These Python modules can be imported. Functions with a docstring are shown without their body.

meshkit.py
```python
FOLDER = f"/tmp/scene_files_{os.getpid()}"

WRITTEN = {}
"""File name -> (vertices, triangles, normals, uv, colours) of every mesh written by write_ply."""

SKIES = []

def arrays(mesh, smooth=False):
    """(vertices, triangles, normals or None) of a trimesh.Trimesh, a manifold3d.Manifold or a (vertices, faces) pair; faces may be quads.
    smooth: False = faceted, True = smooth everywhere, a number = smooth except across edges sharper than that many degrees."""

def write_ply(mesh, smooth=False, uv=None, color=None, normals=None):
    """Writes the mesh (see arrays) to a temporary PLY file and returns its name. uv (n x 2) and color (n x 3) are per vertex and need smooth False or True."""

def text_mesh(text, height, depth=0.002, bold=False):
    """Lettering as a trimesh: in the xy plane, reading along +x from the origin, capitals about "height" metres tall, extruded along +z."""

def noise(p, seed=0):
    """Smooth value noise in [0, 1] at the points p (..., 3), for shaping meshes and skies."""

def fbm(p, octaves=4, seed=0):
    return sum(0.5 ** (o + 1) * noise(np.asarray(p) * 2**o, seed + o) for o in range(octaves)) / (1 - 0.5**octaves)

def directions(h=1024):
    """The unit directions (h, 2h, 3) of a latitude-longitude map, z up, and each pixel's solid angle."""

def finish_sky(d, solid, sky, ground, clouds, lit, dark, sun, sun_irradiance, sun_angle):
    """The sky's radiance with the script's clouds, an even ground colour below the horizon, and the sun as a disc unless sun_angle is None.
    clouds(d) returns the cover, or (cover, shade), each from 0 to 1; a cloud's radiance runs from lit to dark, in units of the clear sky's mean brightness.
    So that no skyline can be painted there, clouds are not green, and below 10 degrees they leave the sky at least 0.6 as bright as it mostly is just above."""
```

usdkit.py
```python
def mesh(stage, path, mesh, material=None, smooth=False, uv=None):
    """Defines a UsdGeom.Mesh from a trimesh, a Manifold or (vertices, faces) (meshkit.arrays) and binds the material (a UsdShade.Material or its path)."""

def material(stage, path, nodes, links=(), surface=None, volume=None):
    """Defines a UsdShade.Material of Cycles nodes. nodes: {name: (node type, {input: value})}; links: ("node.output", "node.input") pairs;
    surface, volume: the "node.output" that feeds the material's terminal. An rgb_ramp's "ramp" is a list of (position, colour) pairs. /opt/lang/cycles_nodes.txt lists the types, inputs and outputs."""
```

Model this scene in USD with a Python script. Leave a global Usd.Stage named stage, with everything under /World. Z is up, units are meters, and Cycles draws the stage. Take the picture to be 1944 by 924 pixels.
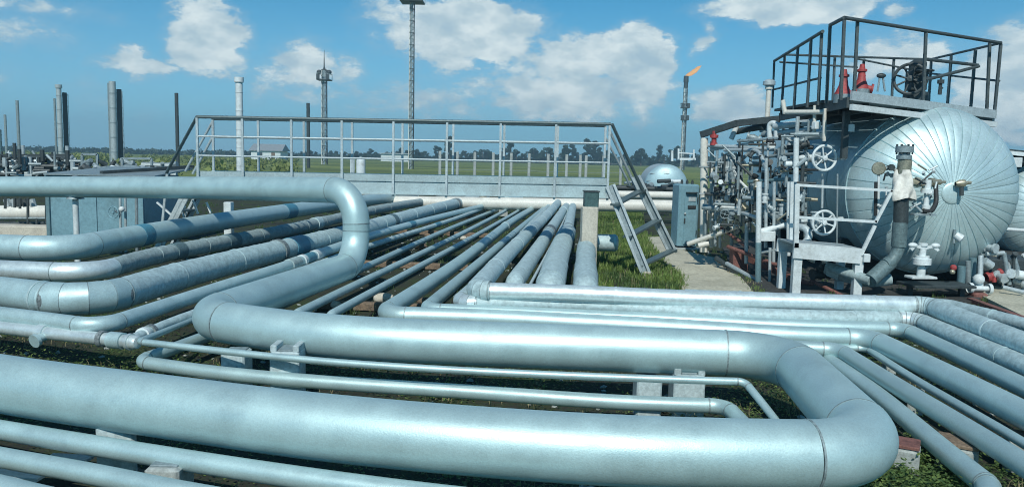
import math, random
import numpy as np, trimesh
from scipy.interpolate import CubicSpline
from shapely.geometry import Polygon
import usdkit, meshkit
from pxr import Usd, UsdGeom, UsdLux, UsdShade, Sdf, Gf

random.seed(7)
rng = np.random.default_rng(7)
stage = Usd.Stage.CreateInMemory()
UsdGeom.SetStageUpAxis(stage, 'Z')
UsdGeom.Xform.Define(stage, '/World')
UsdGeom.Scope.Define(stage, '/World/Looks')

# ---------------------------------------------------------------- camera
W, H, FPX = 1944.0, 924.0, 1508.0
CAM = np.array([0.0, 0.0, 2.0])
PITCH, ROLL = math.atan(162 / FPX), math.radians(1.3)
_F = np.array([0, math.cos(PITCH), -math.sin(PITCH)])
_R0, _U0 = np.array([1.0, 0, 0]), np.array([0, math.sin(PITCH), math.cos(PITCH)])
_R = math.cos(ROLL) * _R0 + math.sin(ROLL) * _U0
_U = -math.sin(ROLL) * _R0 + math.cos(ROLL) * _U0
cam = UsdGeom.Camera.Define(stage, '/World/camera')
cam.CreateHorizontalApertureAttr(36.0)
cam.CreateVerticalApertureAttr(36.0 * H / W)
cam.CreateFocalLengthAttr(36.0 * FPX / W)
cam.CreateClippingRangeAttr(Gf.Vec2f(0.05, 20000))
cam.AddTransformOp().Set(Gf.Matrix4d(*_R, 0, *_U, 0, *(-_F), 0, *CAM, 1))
cam.CreateExposureAttr(0.0)


def ray(px, py):
    return _F + (px - W / 2) / FPX * _R - (py - H / 2) / FPX * _U


def at(px, py, z):
    """the place at height z that is seen in that direction"""
    r = ray(px, py)
    return CAM + r * ((z - CAM[2]) / r[2])


def atd(px, py, y):
    """the place y metres in front of the observer"""
    r = ray(px, py)
    return CAM + r * (y / r[1])


def proj(p):
    q = np.asarray(p) - CAM
    d = q @ _F
    return np.array([W / 2 + FPX * (q @ _R) / d, H / 2 - FPX * (q @ _U) / d])


# ---------------------------------------------------------------- sun and sky
SUN = np.array([-0.10, -0.72, 0.70])
SUN /= np.linalg.norm(SUN)
sun = UsdLux.DistantLight.Define(stage, '/World/sun')
sun.CreateIntensityAttr(1.0)
sun.CreateNormalizeAttr(True)
sun.CreateAngleAttr(0.53)
sun.CreateColorAttr(Gf.Vec3f(1.0, 0.96, 0.88))
_z = SUN
_x = np.cross([0, 0, 1.0], _z); _x /= np.linalg.norm(_x)
_y = np.cross(_z, _x)
sun.AddTransformOp().Set(Gf.Matrix4d(*_x, 0, *_y, 0, *_z, 0, 0, 0, 0, 1))

SKY_STRENGTH = 0.065
nodes = {
    'sky': ('sky_texture', {'sky_type': 'single_scattering', 'sun_disc': False, 'sun_elevation': math.asin(SUN[2]),
                            'sun_rotation': math.atan2(SUN[0], SUN[1]), 'air_density': 1.0, 'aerosol_density': 0.6, 'ozone_density': 1.0}),
    'tc': ('texture_coordinate', {}),
    'sep': ('separate_xyz', {}),
    'az': ('math', {'math_type': 'arctan2'}),
    'bg': ('background_shader', {'strength': SKY_STRENGTH}),
}
links = [('tc.generated', 'sep.vector'), ('sep.x', 'az.value1'), ('sep.y', 'az.value2')]
# clouds that stand over the plain: (pixel x, y, half width, half height, strength)
CLOUDS = [(395, 70, 75, 62, .95), (275, 118, 75, 22, .6), (448, 125, 30, 20, .45), (170, 190, 45, 45, .32), (30, 62, 90, 30, .42), (20, 10, 160, 28, .35),
          (280, 215, 30, 15, .25), (590, 120, 60, 50, .62), (560, 165, 90, 38, .40), (660, 140, 40, 40, .45), (880, 65, 135, 62, 1.05), (1000, 120, 120, 50, .45), (760, 30, 70, 60, .5),
          (1215, 115, 70, 62, 1.05), (1110, 115, 110, 40, .8), (1060, 175, 190, 55, .6), (1240, 180, 60, 40, .6), (820, 190, 120, 50, .42), (700, 195, 90, 40, .3), (1230, 215, 70, 30, .4),
          (1500, 8, 150, 34, 1.0), (1340, 70, 26, 28, .5), (1700, 30, 26, 26, .55), (1395, 205, 75, 40, .7), (1700, 110, 110, 45, .55), (1905, 170, 90, 85, 1.1), (1930, 70, 60, 40, .45),
          (2080, 100, 130, 70, .8), (-150, 140, 130, 50, .6), (2300, 200, 160, 60, .7), (-420, 60, 160, 60, .6), (900, -160, 240, 50, .6), (300, -220, 260, 60, .5), (1600, -260, 260, 60, .6)]
prev = None
nodes['wn'] = ('noise_texture', {'scale': 13.0, 'detail': 9.0, 'roughness': 0.62})
nodes['wn2'] = ('noise_texture', {'scale': 30.0, 'detail': 9.0, 'roughness': 0.66})
nodes['wsc'] = ('mapping', {'scale': (1.0, 1.0, 1.9)})
links += [('tc.generated', 'wsc.vector'), ('wsc.vector', 'wn.vector'), ('wsc.vector', 'wn2.vector')]
nodes['wsep'] = ('separate_color', {})
links += [('wn.color', 'wsep.color')]
nodes['wa'] = ('math', {'math_type': 'multiply_add', 'value2': 0.09, 'value3': -0.045})
nodes['we'] = ('math', {'math_type': 'multiply_add', 'value2': 0.07, 'value3': -0.035})
nodes['az2'] = ('math', {'math_type': 'add'})
nodes['el2'] = ('math', {'math_type': 'add'})
links += [('wsep.r', 'wa.value1'), ('wsep.g', 'we.value1'), ('az.value', 'az2.value1'), ('wa.value', 'az2.value2'), ('sep.z', 'el2.value1'), ('we.value', 'el2.value2')]
for i, (cx, cy, hw, hh, s) in enumerate(CLOUDS):
    d = ray(cx, cy); d = d / np.linalg.norm(d)
    a, e = math.atan2(d[0], d[1]), d[2]
    cs = max(0.3, math.cos(a)) ** 1.0
    sa, se = hw / FPX * cs, hh / FPX * math.cos(a)
    n = f'c{i}'
    nodes[n + 'a'] = ('math', {'math_type': 'multiply_add', 'value2': 1 / sa, 'value3': -a / sa})
    nodes[n + 'e'] = ('math', {'math_type': 'multiply_add', 'value2': 1 / se, 'value3': -e / se})
    nodes[n + 'q'] = ('math', {'math_type': 'multiply'})
    nodes[n + 'r'] = ('math', {'math_type': 'multiply_add'})
    nodes[n + 'g'] = ('math', {'math_type': 'multiply_add', 'value2': -0.6 * s * 1.25, 'value3': s * 1.25})
    links += [('az2.value', n + 'a.value1'), ('el2.value', n + 'e.value1'), (n + 'a.value', n + 'q.value1'), (n + 'a.value', n + 'q.value2'),
              (n + 'e.value', n + 'r.value1'), (n + 'e.value', n + 'r.value2'), (n + 'q.value', n + 'r.value3'), (n + 'r.value', n + 'g.value1')]
    if prev is None:
        prev = n + 'g.value'
    else:
        nodes[n + 'm'] = ('math', {'math_type': 'smoothmax', 'value3': 0.12})
        links += [(prev, n + 'm.value1'), (n + 'g.value', n + 'm.value2')]
        prev = n + 'm.value'
nodes['ca'] = ('math', {'math_type': 'multiply_add', 'value2': 1.15, 'value3': -0.56})
nodes['wn3'] = ('noise_texture', {'scale': 21.0, 'detail': 6.0, 'roughness': 0.58})
nodes['cf'] = ('map_range', {'from_min': 0.32, 'from_max': 0.62, 'to_min': 0.25, 'to_max': 1.0, 'clamp': True})
nodes['cfm'] = ('math', {'math_type': 'multiply'})
links += [('wsc.vector', 'wn3.vector')]
nodes['cb'] = ('math', {'math_type': 'add'})
nodes['cs'] = ('map_range', {'range_type': 'smoothstep', 'from_min': 0.22, 'from_max': 0.66, 'to_min': 0.0, 'to_max': 0.94, 'clamp': True})
nodes['cc'] = ('rgb_ramp', {'ramp': [(0, (5.4, 8.0, 10.0)), (0.45, (8.0, 10.2, 11.2)), (1, (13.0, 14.4, 14.4))]})
nodes['tint'] = ('mix', {'mix_type': 'multiply', 'fac': 1.0, 'color2': (0.22, 1.06, 1.42)})
nodes['hz'] = ('map_range', {'range_type': 'smoothstep', 'from_min': -0.02, 'from_max': 0.26, 'to_min': 0.56, 'to_max': 0.0, 'clamp': True})
nodes['hm'] = ('mix', {'mix_type': 'mix', 'color2': (6.6, 10.6, 15.0)})
nodes['vl'] = ('map_range', {'range_type': 'smoothstep', 'from_min': -0.15, 'from_max': 0.75, 'to_min': 0.0, 'to_max': 0.42, 'clamp': True})
nodes['vm'] = ('math', {'math_type': 'maximum'})
links += [('cb.value', 'vl.value'), ('vl.result', 'vm.value1'), ('cs.result', 'vm.value2')]
nodes['cm'] = ('mix', {'mix_type': 'mix'})
links += [('wn2.fac', 'ca.value1'), (prev, 'cb.value1'), ('ca.value', 'cb.value2'), ('cb.value', 'cs.value'), ('wn3.fac', 'cf.value'), ('cf.result', 'cfm.value1'), ('cs.result', 'cfm.value2'), ('cfm.value', 'cc.fac'),
          ('sky.color', 'tint.color1'), ('sep.z', 'hz.value'), ('hz.result', 'hm.fac'), ('tint.color', 'hm.color1'),
          ('vm.value', 'cm.fac'), ('hm.color', 'cm.color1'), ('cc.color', 'cm.color2'), ('cm.color', 'bg.color')]
usdkit.material(stage, '/World/Looks/sky', nodes, links, surface='bg.background')
dome = UsdLux.DomeLight.Define(stage, '/World/sky')
UsdShade.MaterialBindingAPI.Apply(dome.GetPrim()).Bind(UsdShade.Material.Get(stage, '/World/Looks/sky'))
dome.GetPrim().SetCustomDataByKey('kind', 'structure')

# ---------------------------------------------------------------- materials
def mat(name, color, rough=0.5, metal=0.0, var=0.18, scale=5.0, bump=0.0, bscale=60.0, dirt=None, dirt_amt=0.5, spec=0.5, stretch=(1, 1, 1), trans=0.0):
    p = f'/World/Looks/{name}'
    c = np.array(color, float)
    n = {'g': ('geometry', {}), 'mp': ('mapping', {'scale': stretch}),
         'n1': ('noise_texture', {'scale': scale, 'detail': 5.0, 'roughness': 0.6}),
         'r': ('rgb_ramp', {'ramp': [(0.25, tuple(c * (1 - var))), (0.75, tuple(np.minimum(c * (1 + var), 1)))]}),
         'n2': ('noise_texture', {'scale': bscale, 'detail': 3.0, 'roughness': 0.55}),
         'rr': ('map_range', {'from_min': 0.3, 'from_max': 0.7, 'to_min': max(0.05, rough - 0.08), 'to_max': min(1, rough + 0.1), 'clamp': True}),
         'oi': ('object_info', {}),
         'ov': ('map_range', {'from_min': 0.0, 'from_max': 1.0, 'to_min': 0.93, 'to_max': 1.07}),
         'h': ('hsv', {}),
         'p': ('principled_bsdf', {'metallic': metal, 'roughness': rough, 'specular_ior_level': spec})}
    l = [('g.position', 'mp.vector'), ('mp.vector', 'n1.vector'), ('mp.vector', 'n2.vector'), ('n1.fac', 'r.fac'), ('n1.fac', 'rr.value'), ('rr.result', 'p.roughness'),
         ('oi.random', 'ov.value'), ('ov.result', 'h.value')]
    src = 'r.color'
    if dirt is not None:
        n['n3'] = ('noise_texture', {'scale': scale * 0.45, 'detail': 7.0, 'roughness': 0.7})
        n['dr'] = ('map_range', {'from_min': 0.52, 'from_max': 0.72, 'to_min': 0.0, 'to_max': dirt_amt, 'clamp': True})
        n['dm'] = ('mix', {'color2': dirt})
        l += [('mp.vector', 'n3.vector'), ('n3.fac', 'dr.value'), ('dr.result', 'dm.fac'), (src, 'dm.color1')]
        src = 'dm.color'
    n['n4'] = ('noise_texture', {'scale': bscale * .7, 'detail': 2.0, 'roughness': 0.7})
    n['sp'] = ('map_range', {'from_min': 0.30, 'from_max': 0.62, 'to_min': 1 - var * 1.6, 'to_max': 1.0 + var * .25, 'clamp': True})
    n['sc'] = ('combine_color', {})
    n['sm'] = ('mix', {'mix_type': 'multiply', 'fac': 1.0})
    l += [('g.position', 'n4.vector'), ('n4.fac', 'sp.value'), ('sp.result', 'sc.r'), ('sp.result', 'sc.g'), ('sp.result', 'sc.b'), (src, 'sm.color1'), ('sc.color', 'sm.color2')]
    l += [('sm.color', 'h.color'), ('h.color', 'p.base_color')]
    if bump:
        n['b'] = ('bump', {'strength': 0.6, 'distance': bump})
        l += [('n2.fac', 'b.height'), ('b.normal', 'p.normal')]
    surf = 'p.BSDF'
    if trans:
        n['t'] = ('translucent_bsdf', {'color': tuple(c * 1.6)})
        n['mx'] = ('mix_closure', {'fac': trans})
        l += [('p.BSDF', 'mx.closure1'), ('t.BSDF', 'mx.closure2')]
        surf = 'mx.closure'
    usdkit.material(stage, p, n, l, surface=surf)
    return p


SILVER = mat('silver_paint', (.43, .605, .615), .46, .42, .07, 4, .0016, 130, (.29, .41, .42), .55)
SILVER_B = mat('silver_paint_worn', (.43, .60, .62), .48, .32, .09, 7, .0016, 90, (.28, .39, .40), .5)
BRIGHT = mat('bright_cladding', (.62, .74, .75), .40, .45, .08, 7, .0018, 50, (.40, .47, .46), .5)
LAGGED = mat('lagging', (.42, .56, .58), .62, .15, .15, 11, .006, 34, (.25, .34, .34), .55)
LAGGED_D = mat('lagging_grey', (.31, .41, .42), .78, .05, .18, 11, .006, 34, (.19, .25, .25), .5)
BLUE_BAND = mat('blue_band', (.07, .24, .33), .5, .0, .2, 10)
DARK_BAND = mat('dark_band', (.10, .17, .19), .6, .0, .25, 12)
WELD = mat('weld_bead', (.27, .35, .36), .55, .3, .25, 30)
SEAM = mat('weld_seam', (.22, .27, .28), .6, .3, .3, 30)
WHITE = mat('white_paint', (.62, .70, .71), .48, 0, .10, 5, .0015, 40, (.34, .37, .35), .6)
BLOCKP = mat('block_paint', (.42, .53, .55), .8, 0, .16, 7, .004, 50, (.22, .27, .26), .7)
CREAM = mat('cream_paint', (.64, .65, .59), .5, 0, .1, 4, .001, 40, (.36, .36, .32), .5)
CONC = mat('concrete', (.36, .41, .40), .92, 0, .2, 9, .005, 60, (.18, .21, .19), .7)
CONC_W = mat('concrete_pale', (.55, .53, .45), .9, 0, .15, 6, .004, 60, (.34, .32, .26), .6)
PATHM = mat('concrete_path', (.45, .445, .35), .92, 0, .18, 2.2, .006, 30, (.24, .24, .18), .75)
STEEL_G = mat('grey_steel', (.24, .31, .33), .5, .2, .2, 6, .001, 50)
STEEL_L = mat('light_steel', (.42, .50, .52), .48, .2, .15, 6, .001, 50, (.23, .26, .25), .5)
STEEL_D = mat('dark_steel', (.045, .062, .066), .55, .1, .25, 6, .001, 50)
DECK = mat('deck_plate', (.36, .47, .49), .6, .15, .12, 4, .001, 60, (.24, .28, .28), .5)
BLUE = mat('blue_paint', (.17, .32, .38), .5, 0, .12, 2.5, .001, 30, (.12, .21, .23), .55)
RED = mat('red_paint', (.33, .05, .05), .6, 0, .25, 10, .001, 40, (.16, .05, .045), .5)
RUST = mat('red_primer', (.20, .09, .075), .8, 0, .3, 8, .002, 50)
BROWN = mat('brown_board', (.20, .15, .105), .9, 0, .3, 9, .003, 60, (.07, .07, .055), .7)
BLACK = mat('black_rubber', (.02, .026, .028), .7, 0, .2, 9)
CLOTH = mat('white_cloth', (.70, .70, .64), .9, 0, .12, 14, .006, 20, (.40, .38, .32), .5)
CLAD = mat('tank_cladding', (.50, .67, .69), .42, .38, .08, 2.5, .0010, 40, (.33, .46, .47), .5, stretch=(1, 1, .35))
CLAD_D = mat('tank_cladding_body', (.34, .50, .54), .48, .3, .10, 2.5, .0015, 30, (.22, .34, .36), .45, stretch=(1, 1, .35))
TEAL = mat('teal_paint', (.13, .23, .26), .5, .1, .15, 5)
GREENBOX = mat('dark_green_paint', (.05, .11, .11), .5, 0, .25, 12)
BRASS = mat('brass', (.42, .40, .30), .4, .6, .2, 12)
SOIL = None
LEAF = mat('leaf', (.085, .155, .045), .6, 0, .45, 1.3, trans=.3)
LEAF2 = mat('leaf_light', (.16, .24, .065), .6, 0, .4, 1.7, trans=.3)
STRAW = mat('straw', (.27, .24, .13), .8, 0, .3, 2)
PETAL = mat('petal', (.72, .74, .76), .7, 0, .1, 3)
TREE = mat('tree_leaf', (.045, .085, .050), .7, 0, .4, .6, trans=.15)
TREE2 = mat('tree_leaf_dark', (.035, .070, .050), .7, 0, .4, .6, trans=.15)
SCRUB = mat('scrub_leaf', (.20, .25, .075), .7, 0, .4, .25, trans=.2)
BARK = mat('bark', (.09, .075, .055), .9, 0, .3, 4)
ROOFT = mat('grey_roof', (.25, .29, .31), .7, 0, .15, 2)
usdkit.material(stage, '/World/Looks/flame', {'lw': ('layer_weight', {'blend': .4}), 'r': ('rgb_ramp', {'ramp': [(0, (1.0, .62, .28)), (1, (.95, .30, .08))]}), 'e': ('emission', {'strength': .9})},
                [('lw.facing', 'r.fac'), ('r.color', 'e.color')], surface='e.emission')
FLAME = '/World/Looks/flame'
usdkit.material(stage, '/World/Looks/ground', {
    'g': ('geometry', {}), 'n': ('noise_texture', {'scale': 1.1, 'detail': 8.0, 'roughness': .68}), 'n2': ('noise_texture', {'scale': 26.0, 'detail': 4.0, 'roughness': .7}),
    'r': ('rgb_ramp', {'ramp': [(.30, (.022, .028, .024)), (.48, (.040, .048, .034)), (.6, (.040, .060, .026)), (.75, (.070, .10, .036))]}),
    'm': ('mix', {'mix_type': 'overlay', 'fac': .7}), 'b': ('bump', {'strength': .8, 'distance': .03}), 'p': ('principled_bsdf', {'roughness': .95, 'specular_ior_level': .2})},
    [('g.position', 'n.vector'), ('g.position', 'n2.vector'), ('n.fac', 'r.fac'), ('r.color', 'm.color1'), ('n2.color', 'm.color2'), ('m.color', 'p.base_color'), ('n2.fac', 'b.height'), ('b.normal', 'p.normal')], surface='p.BSDF')
GROUND = '/World/Looks/ground'
usdkit.material(stage, '/World/Looks/field', {
    'g': ('geometry', {}), 'mp': ('mapping', {'scale': (.01, .035, 1)}), 'n': ('noise_texture', {'scale': 1.6, 'detail': 6.0, 'roughness': .65}),
    'r': ('rgb_ramp', {'ramp': [(.32, (.085, .115, .05)), (.5, (.135, .18, .06)), (.62, (.20, .235, .08)), (.75, (.115, .18, .055))]}),
    'p': ('principled_bsdf', {'roughness': .95, 'specular_ior_level': .1})},
    [('g.position', 'mp.vector'), ('mp.vector', 'n.vector'), ('n.fac', 'r.fac'), ('r.color', 'p.base_color')], surface='p.BSDF')
FIELD = '/World/Looks/field'

# ---------------------------------------------------------------- building helpers
_used = {}


def numbered(parent, name):
    k = (parent, name)
    _used[k] = _used.get(k, -1) + 1
    return f'{parent}/{name}' if _used[k] == 0 else f'{parent}/{name}_{_used[k]:03d}'


def tag(prim, label=None, cat=None, group=None, kind=None):
    for k, v in (('label', label), ('category', cat), ('group', group), ('kind', kind)):
        if v:
            prim.SetCustomDataByKey(k, v)


class Thing:
    def __init__(self, name, label, cat, loc, group=None):
        self.loc = np.array(loc, float)
        self.path = numbered('/World', name)
        x = UsdGeom.Xform.Define(stage, self.path)
        x.AddTranslateOp().Set(Gf.Vec3d(*self.loc))
        self.prim = x.GetPrim()
        tag(self.prim, label, cat, group)

    def part(self, name, mesh, m, smooth=35, parent=None, label=None, kind=None):
        if isinstance(mesh, list):
            mesh = cat(mesh)
        mesh = trimesh.Trimesh(np.asarray(mesh.vertices) - self.loc, mesh.faces, process=False)
        path = numbered(parent or self.path, name)
        usdkit.mesh(stage, path, mesh, m, smooth)
        tag(stage.GetPrimAtPath(path), label=label, kind=kind)
        return path


def single(name, mesh, m, label=None, cat_=None, group=None, kind=None, smooth=35):
    if isinstance(mesh, list):
        mesh = cat(mesh)
    path = numbered('/World', name)
    v = np.asarray(mesh.vertices)
    base = np.array([v[:, 0].mean(), v[:, 1].mean(), v[:, 2].min()]) if kind is None else np.zeros(3)
    me = usdkit.mesh(stage, path, trimesh.Trimesh(v - base, mesh.faces, process=False), m, smooth)
    if kind is None:
        UsdGeom.Xformable(me).AddTranslateOp().Set(Gf.Vec3d(*base))
    tag(me.GetPrim(), label, cat_, group, kind)
    return path


def cat(ms):
    return trimesh.util.concatenate(ms)


def frame(d):
    d = d / np.linalg.norm(d)
    up = np.array([0, 0, 1.0]) if abs(d[2]) < .95 else np.array([0, 1.0, 0])
    s = np.cross(d, up); s /= np.linalg.norm(s)
    return d, s, np.cross(s, d)


def sweep(pts, r, n=20, caps=True, wob=None, tan=None):
    """a round tube along the points, without twist; r a number or one per point"""
    pts = np.asarray(pts, float)
    k = len(pts)
    r = np.full(k, r) if np.ndim(r) == 0 else np.asarray(r)
    t = np.gradient(pts, axis=0) if tan is None else np.array(tan, float)
    t /= np.linalg.norm(t, axis=1, keepdims=True)
    d, s, u = frame(t[0])
    a = np.linspace(0, 2 * np.pi, n, endpoint=False)
    V = []
    for i in range(k):
        s = s - t[i] * (s @ t[i]); s /= np.linalg.norm(s)
        u = np.cross(s, t[i])
        rr = r[i] * (1 + (wob[i] if wob is not None else 0))
        V.append(pts[i] + (np.cos(a)[:, None] * s + np.sin(a)[:, None] * u) * np.reshape(rr, (-1, 1)))
    V = np.vstack(V)
    i0 = (np.arange(k - 1)[:, None] * n + np.arange(n)).ravel()
    i1 = (np.arange(k - 1)[:, None] * n + (np.arange(n) + 1) % n).ravel()
    F = np.vstack([np.stack([i0, i0 + n, i1 + n], 1), np.stack([i0, i1 + n, i1], 1)])
    if caps:
        c0, c1 = len(V), len(V) + 1
        V = np.vstack([V, pts[0], pts[-1]])
        b = np.arange(n); e = (b + 1) % n; o = (k - 1) * n
        F = np.vstack([F, np.stack([np.full(n, c0), b, e], 1), np.stack([np.full(n, c1), o + e, o + b], 1)])
    m = trimesh.Trimesh(V, F, process=False)
    return m


def tube(p, q, r, n=12):
    return sweep([p, q], r, n)


def bar(p, q, w, h, up=(0, 0, 1)):
    """a rectangular bar from p to q, w wide and h high"""
    p, q = np.asarray(p, float), np.asarray(q, float)
    d = q - p; L = np.linalg.norm(d); d /= L
    up = np.asarray(up, float)
    if abs(d @ up) > .97:
        up = np.array([0, 1.0, 0])
    s = np.cross(d, up); s /= np.linalg.norm(s); u = np.cross(s, d)
    b = trimesh.creation.box((L, w, h))
    T = np.eye(4); T[:3, 0], T[:3, 1], T[:3, 2], T[:3, 3] = d, -s, u, (p + q) / 2
    if np.linalg.det(T[:3, :3]) < 0:
        T[:3, 1] *= -1
    b.apply_transform(T)
    return b


def box(c, size, rz=0.0):
    b = trimesh.creation.box(size)
    b.apply_transform(trimesh.transformations.rotation_matrix(rz, (0, 0, 1)))
    b.apply_translation(c)
    return b


def chbox(c, size, ch=.012, rz=0.0):
    """a box with chamfered upright edges and top"""
    sx, sy, sz = np.array(size) / 2
    pts = []
    for z, k in ((-sz, 0), (sz - ch, 0), (sz, ch)):
        for x, y in ((sx, sy - ch), (sx - ch, sy), (-sx + ch, sy), (-sx, sy - ch), (-sx, -sy + ch), (-sx + ch, -sy), (sx - ch, -sy), (sx, -sy + ch)):
            pts.append((x - np.sign(x) * k, y - np.sign(y) * k, z))
    m = trimesh.convex.convex_hull(np.array(pts))
    m.apply_transform(trimesh.transformations.rotation_matrix(rz, (0, 0, 1)))
    m.apply_translation(c)
    return m


def lathe(profile, base, axis, n=20):
    """profile of (distance along axis, radius) turned about axis from base"""
    d, s, u = frame(np.asarray(axis, float))
    a = np.linspace(0, 2 * np.pi, n, endpoint=False)
    base = np.asarray(base, float)
    V = np.vstack([base + d * t + (np.cos(a)[:, None] * s - np.sin(a)[:, None] * u) * max(r, 1e-4) for t, r in profile])
    k = len(profile)
    i0 = (np.arange(k - 1)[:, None] * n + np.arange(n)).ravel()
    i1 = (np.arange(k - 1)[:, None] * n + (np.arange(n) + 1) % n).ravel()
    F = np.vstack([np.stack([i0, i1 + n, i0 + n], 1), np.stack([i0, i1, i1 + n], 1)])
    m = trimesh.Trimesh(V, F[:, ::-1], process=False)
    if m.volume < 0:
        m.invert()
    return m


def ring(c, axis, R, r, n=28, k=8):
    d, s, u = frame(np.asarray(axis, float))
    a = np.linspace(0, 2 * np.pi, n, endpoint=False); b = np.linspace(0, 2 * np.pi, k, endpoint=False)
    V = []
    for x in a:
        o = np.cos(x) * s + np.sin(x) * u
        V += [np.asarray(c) + o * (R + r * np.cos(y)) + d * r * np.sin(y) for y in b]
    F = []
    for i in range(n):
        for j in range(k):
            p0, p1 = i * k + j, i * k + (j + 1) % k
            q0, q1 = ((i + 1) % n) * k + j, ((i + 1) % n) * k + (j + 1) % k
            F += [(p0, q0, q1), (p0, q1, p1)]
    m = trimesh.Trimesh(V, F, process=False)
    if m.volume < 0:
        m.invert()
    return m


def ball(c, r, sub=2, sq=(1, 1, 1)):
    m = trimesh.creation.icosphere(sub, 1.0)
    m.apply_scale(np.array(sq) * r); m.apply_translation(c)
    return m


def sheet(poly, z, thick=.0):
    """a flat ground polygon of world xy points"""
    p = Polygon(poly)
    if thick:
        m = trimesh.creation.extrude_polygon(p, thick, engine='earcut'); m.apply_translation((0, 0, z))
        return m
    v, f = trimesh.creation.triangulate_polygon(p, engine='earcut')
    m = trimesh.Trimesh(np.c_[v, np.full(len(v), z)], f, process=False)
    if m.face_normals[0][2] < 0:
        m.invert()
    return m


# ---------------------------------------------------------------- pipes
def dense(leg):
    leg = [np.asarray(p, float) for p in leg]
    if len(leg) == 2:
        return np.linspace(leg[0], leg[1], 40)
    P = np.array(leg)
    t = np.r_[0, np.cumsum(np.linalg.norm(np.diff(P, axis=0), axis=1))]
    return CubicSpline(t, P, bc_type='natural')(np.linspace(0, t[-1], 90))


def cut(poly, d0, d1):
    """the polyline without its first d0 and last d1 metres"""
    t = np.r_[0, np.cumsum(np.linalg.norm(np.diff(poly, axis=0), axis=1))]
    L = t[-1]
    d0, d1 = min(d0, L * .48), min(d1, L * .48)
    s = np.r_[d0, t[(t > d0 + 1e-6) & (t < L - d1 - 1e-6)], L - d1]
    return np.stack([np.interp(s, t, poly[:, k]) for k in range(3)], 1)


def arc(p, c, q, n=12):
    """fillet of the corner c between the points p and q (equally far from c)"""
    a, b = p - c, q - c
    la = np.linalg.norm(a)
    th = math.acos(np.clip(a @ b / la / np.linalg.norm(b), -1, 1))
    r = la * math.tan(th / 2)
    o = c + (a + b) / np.linalg.norm(a + b) * (la / math.cos(th / 2))
    e1 = (p - o) / r; e2 = (q - o); e2 = e2 - e1 * (e2 @ e1); e2 /= np.linalg.norm(e2)
    phi = math.pi - th
    s = np.linspace(0, phi, n)
    return o + r * (np.cos(s)[:, None] * e1 + np.sin(s)[:, None] * e2)


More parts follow.
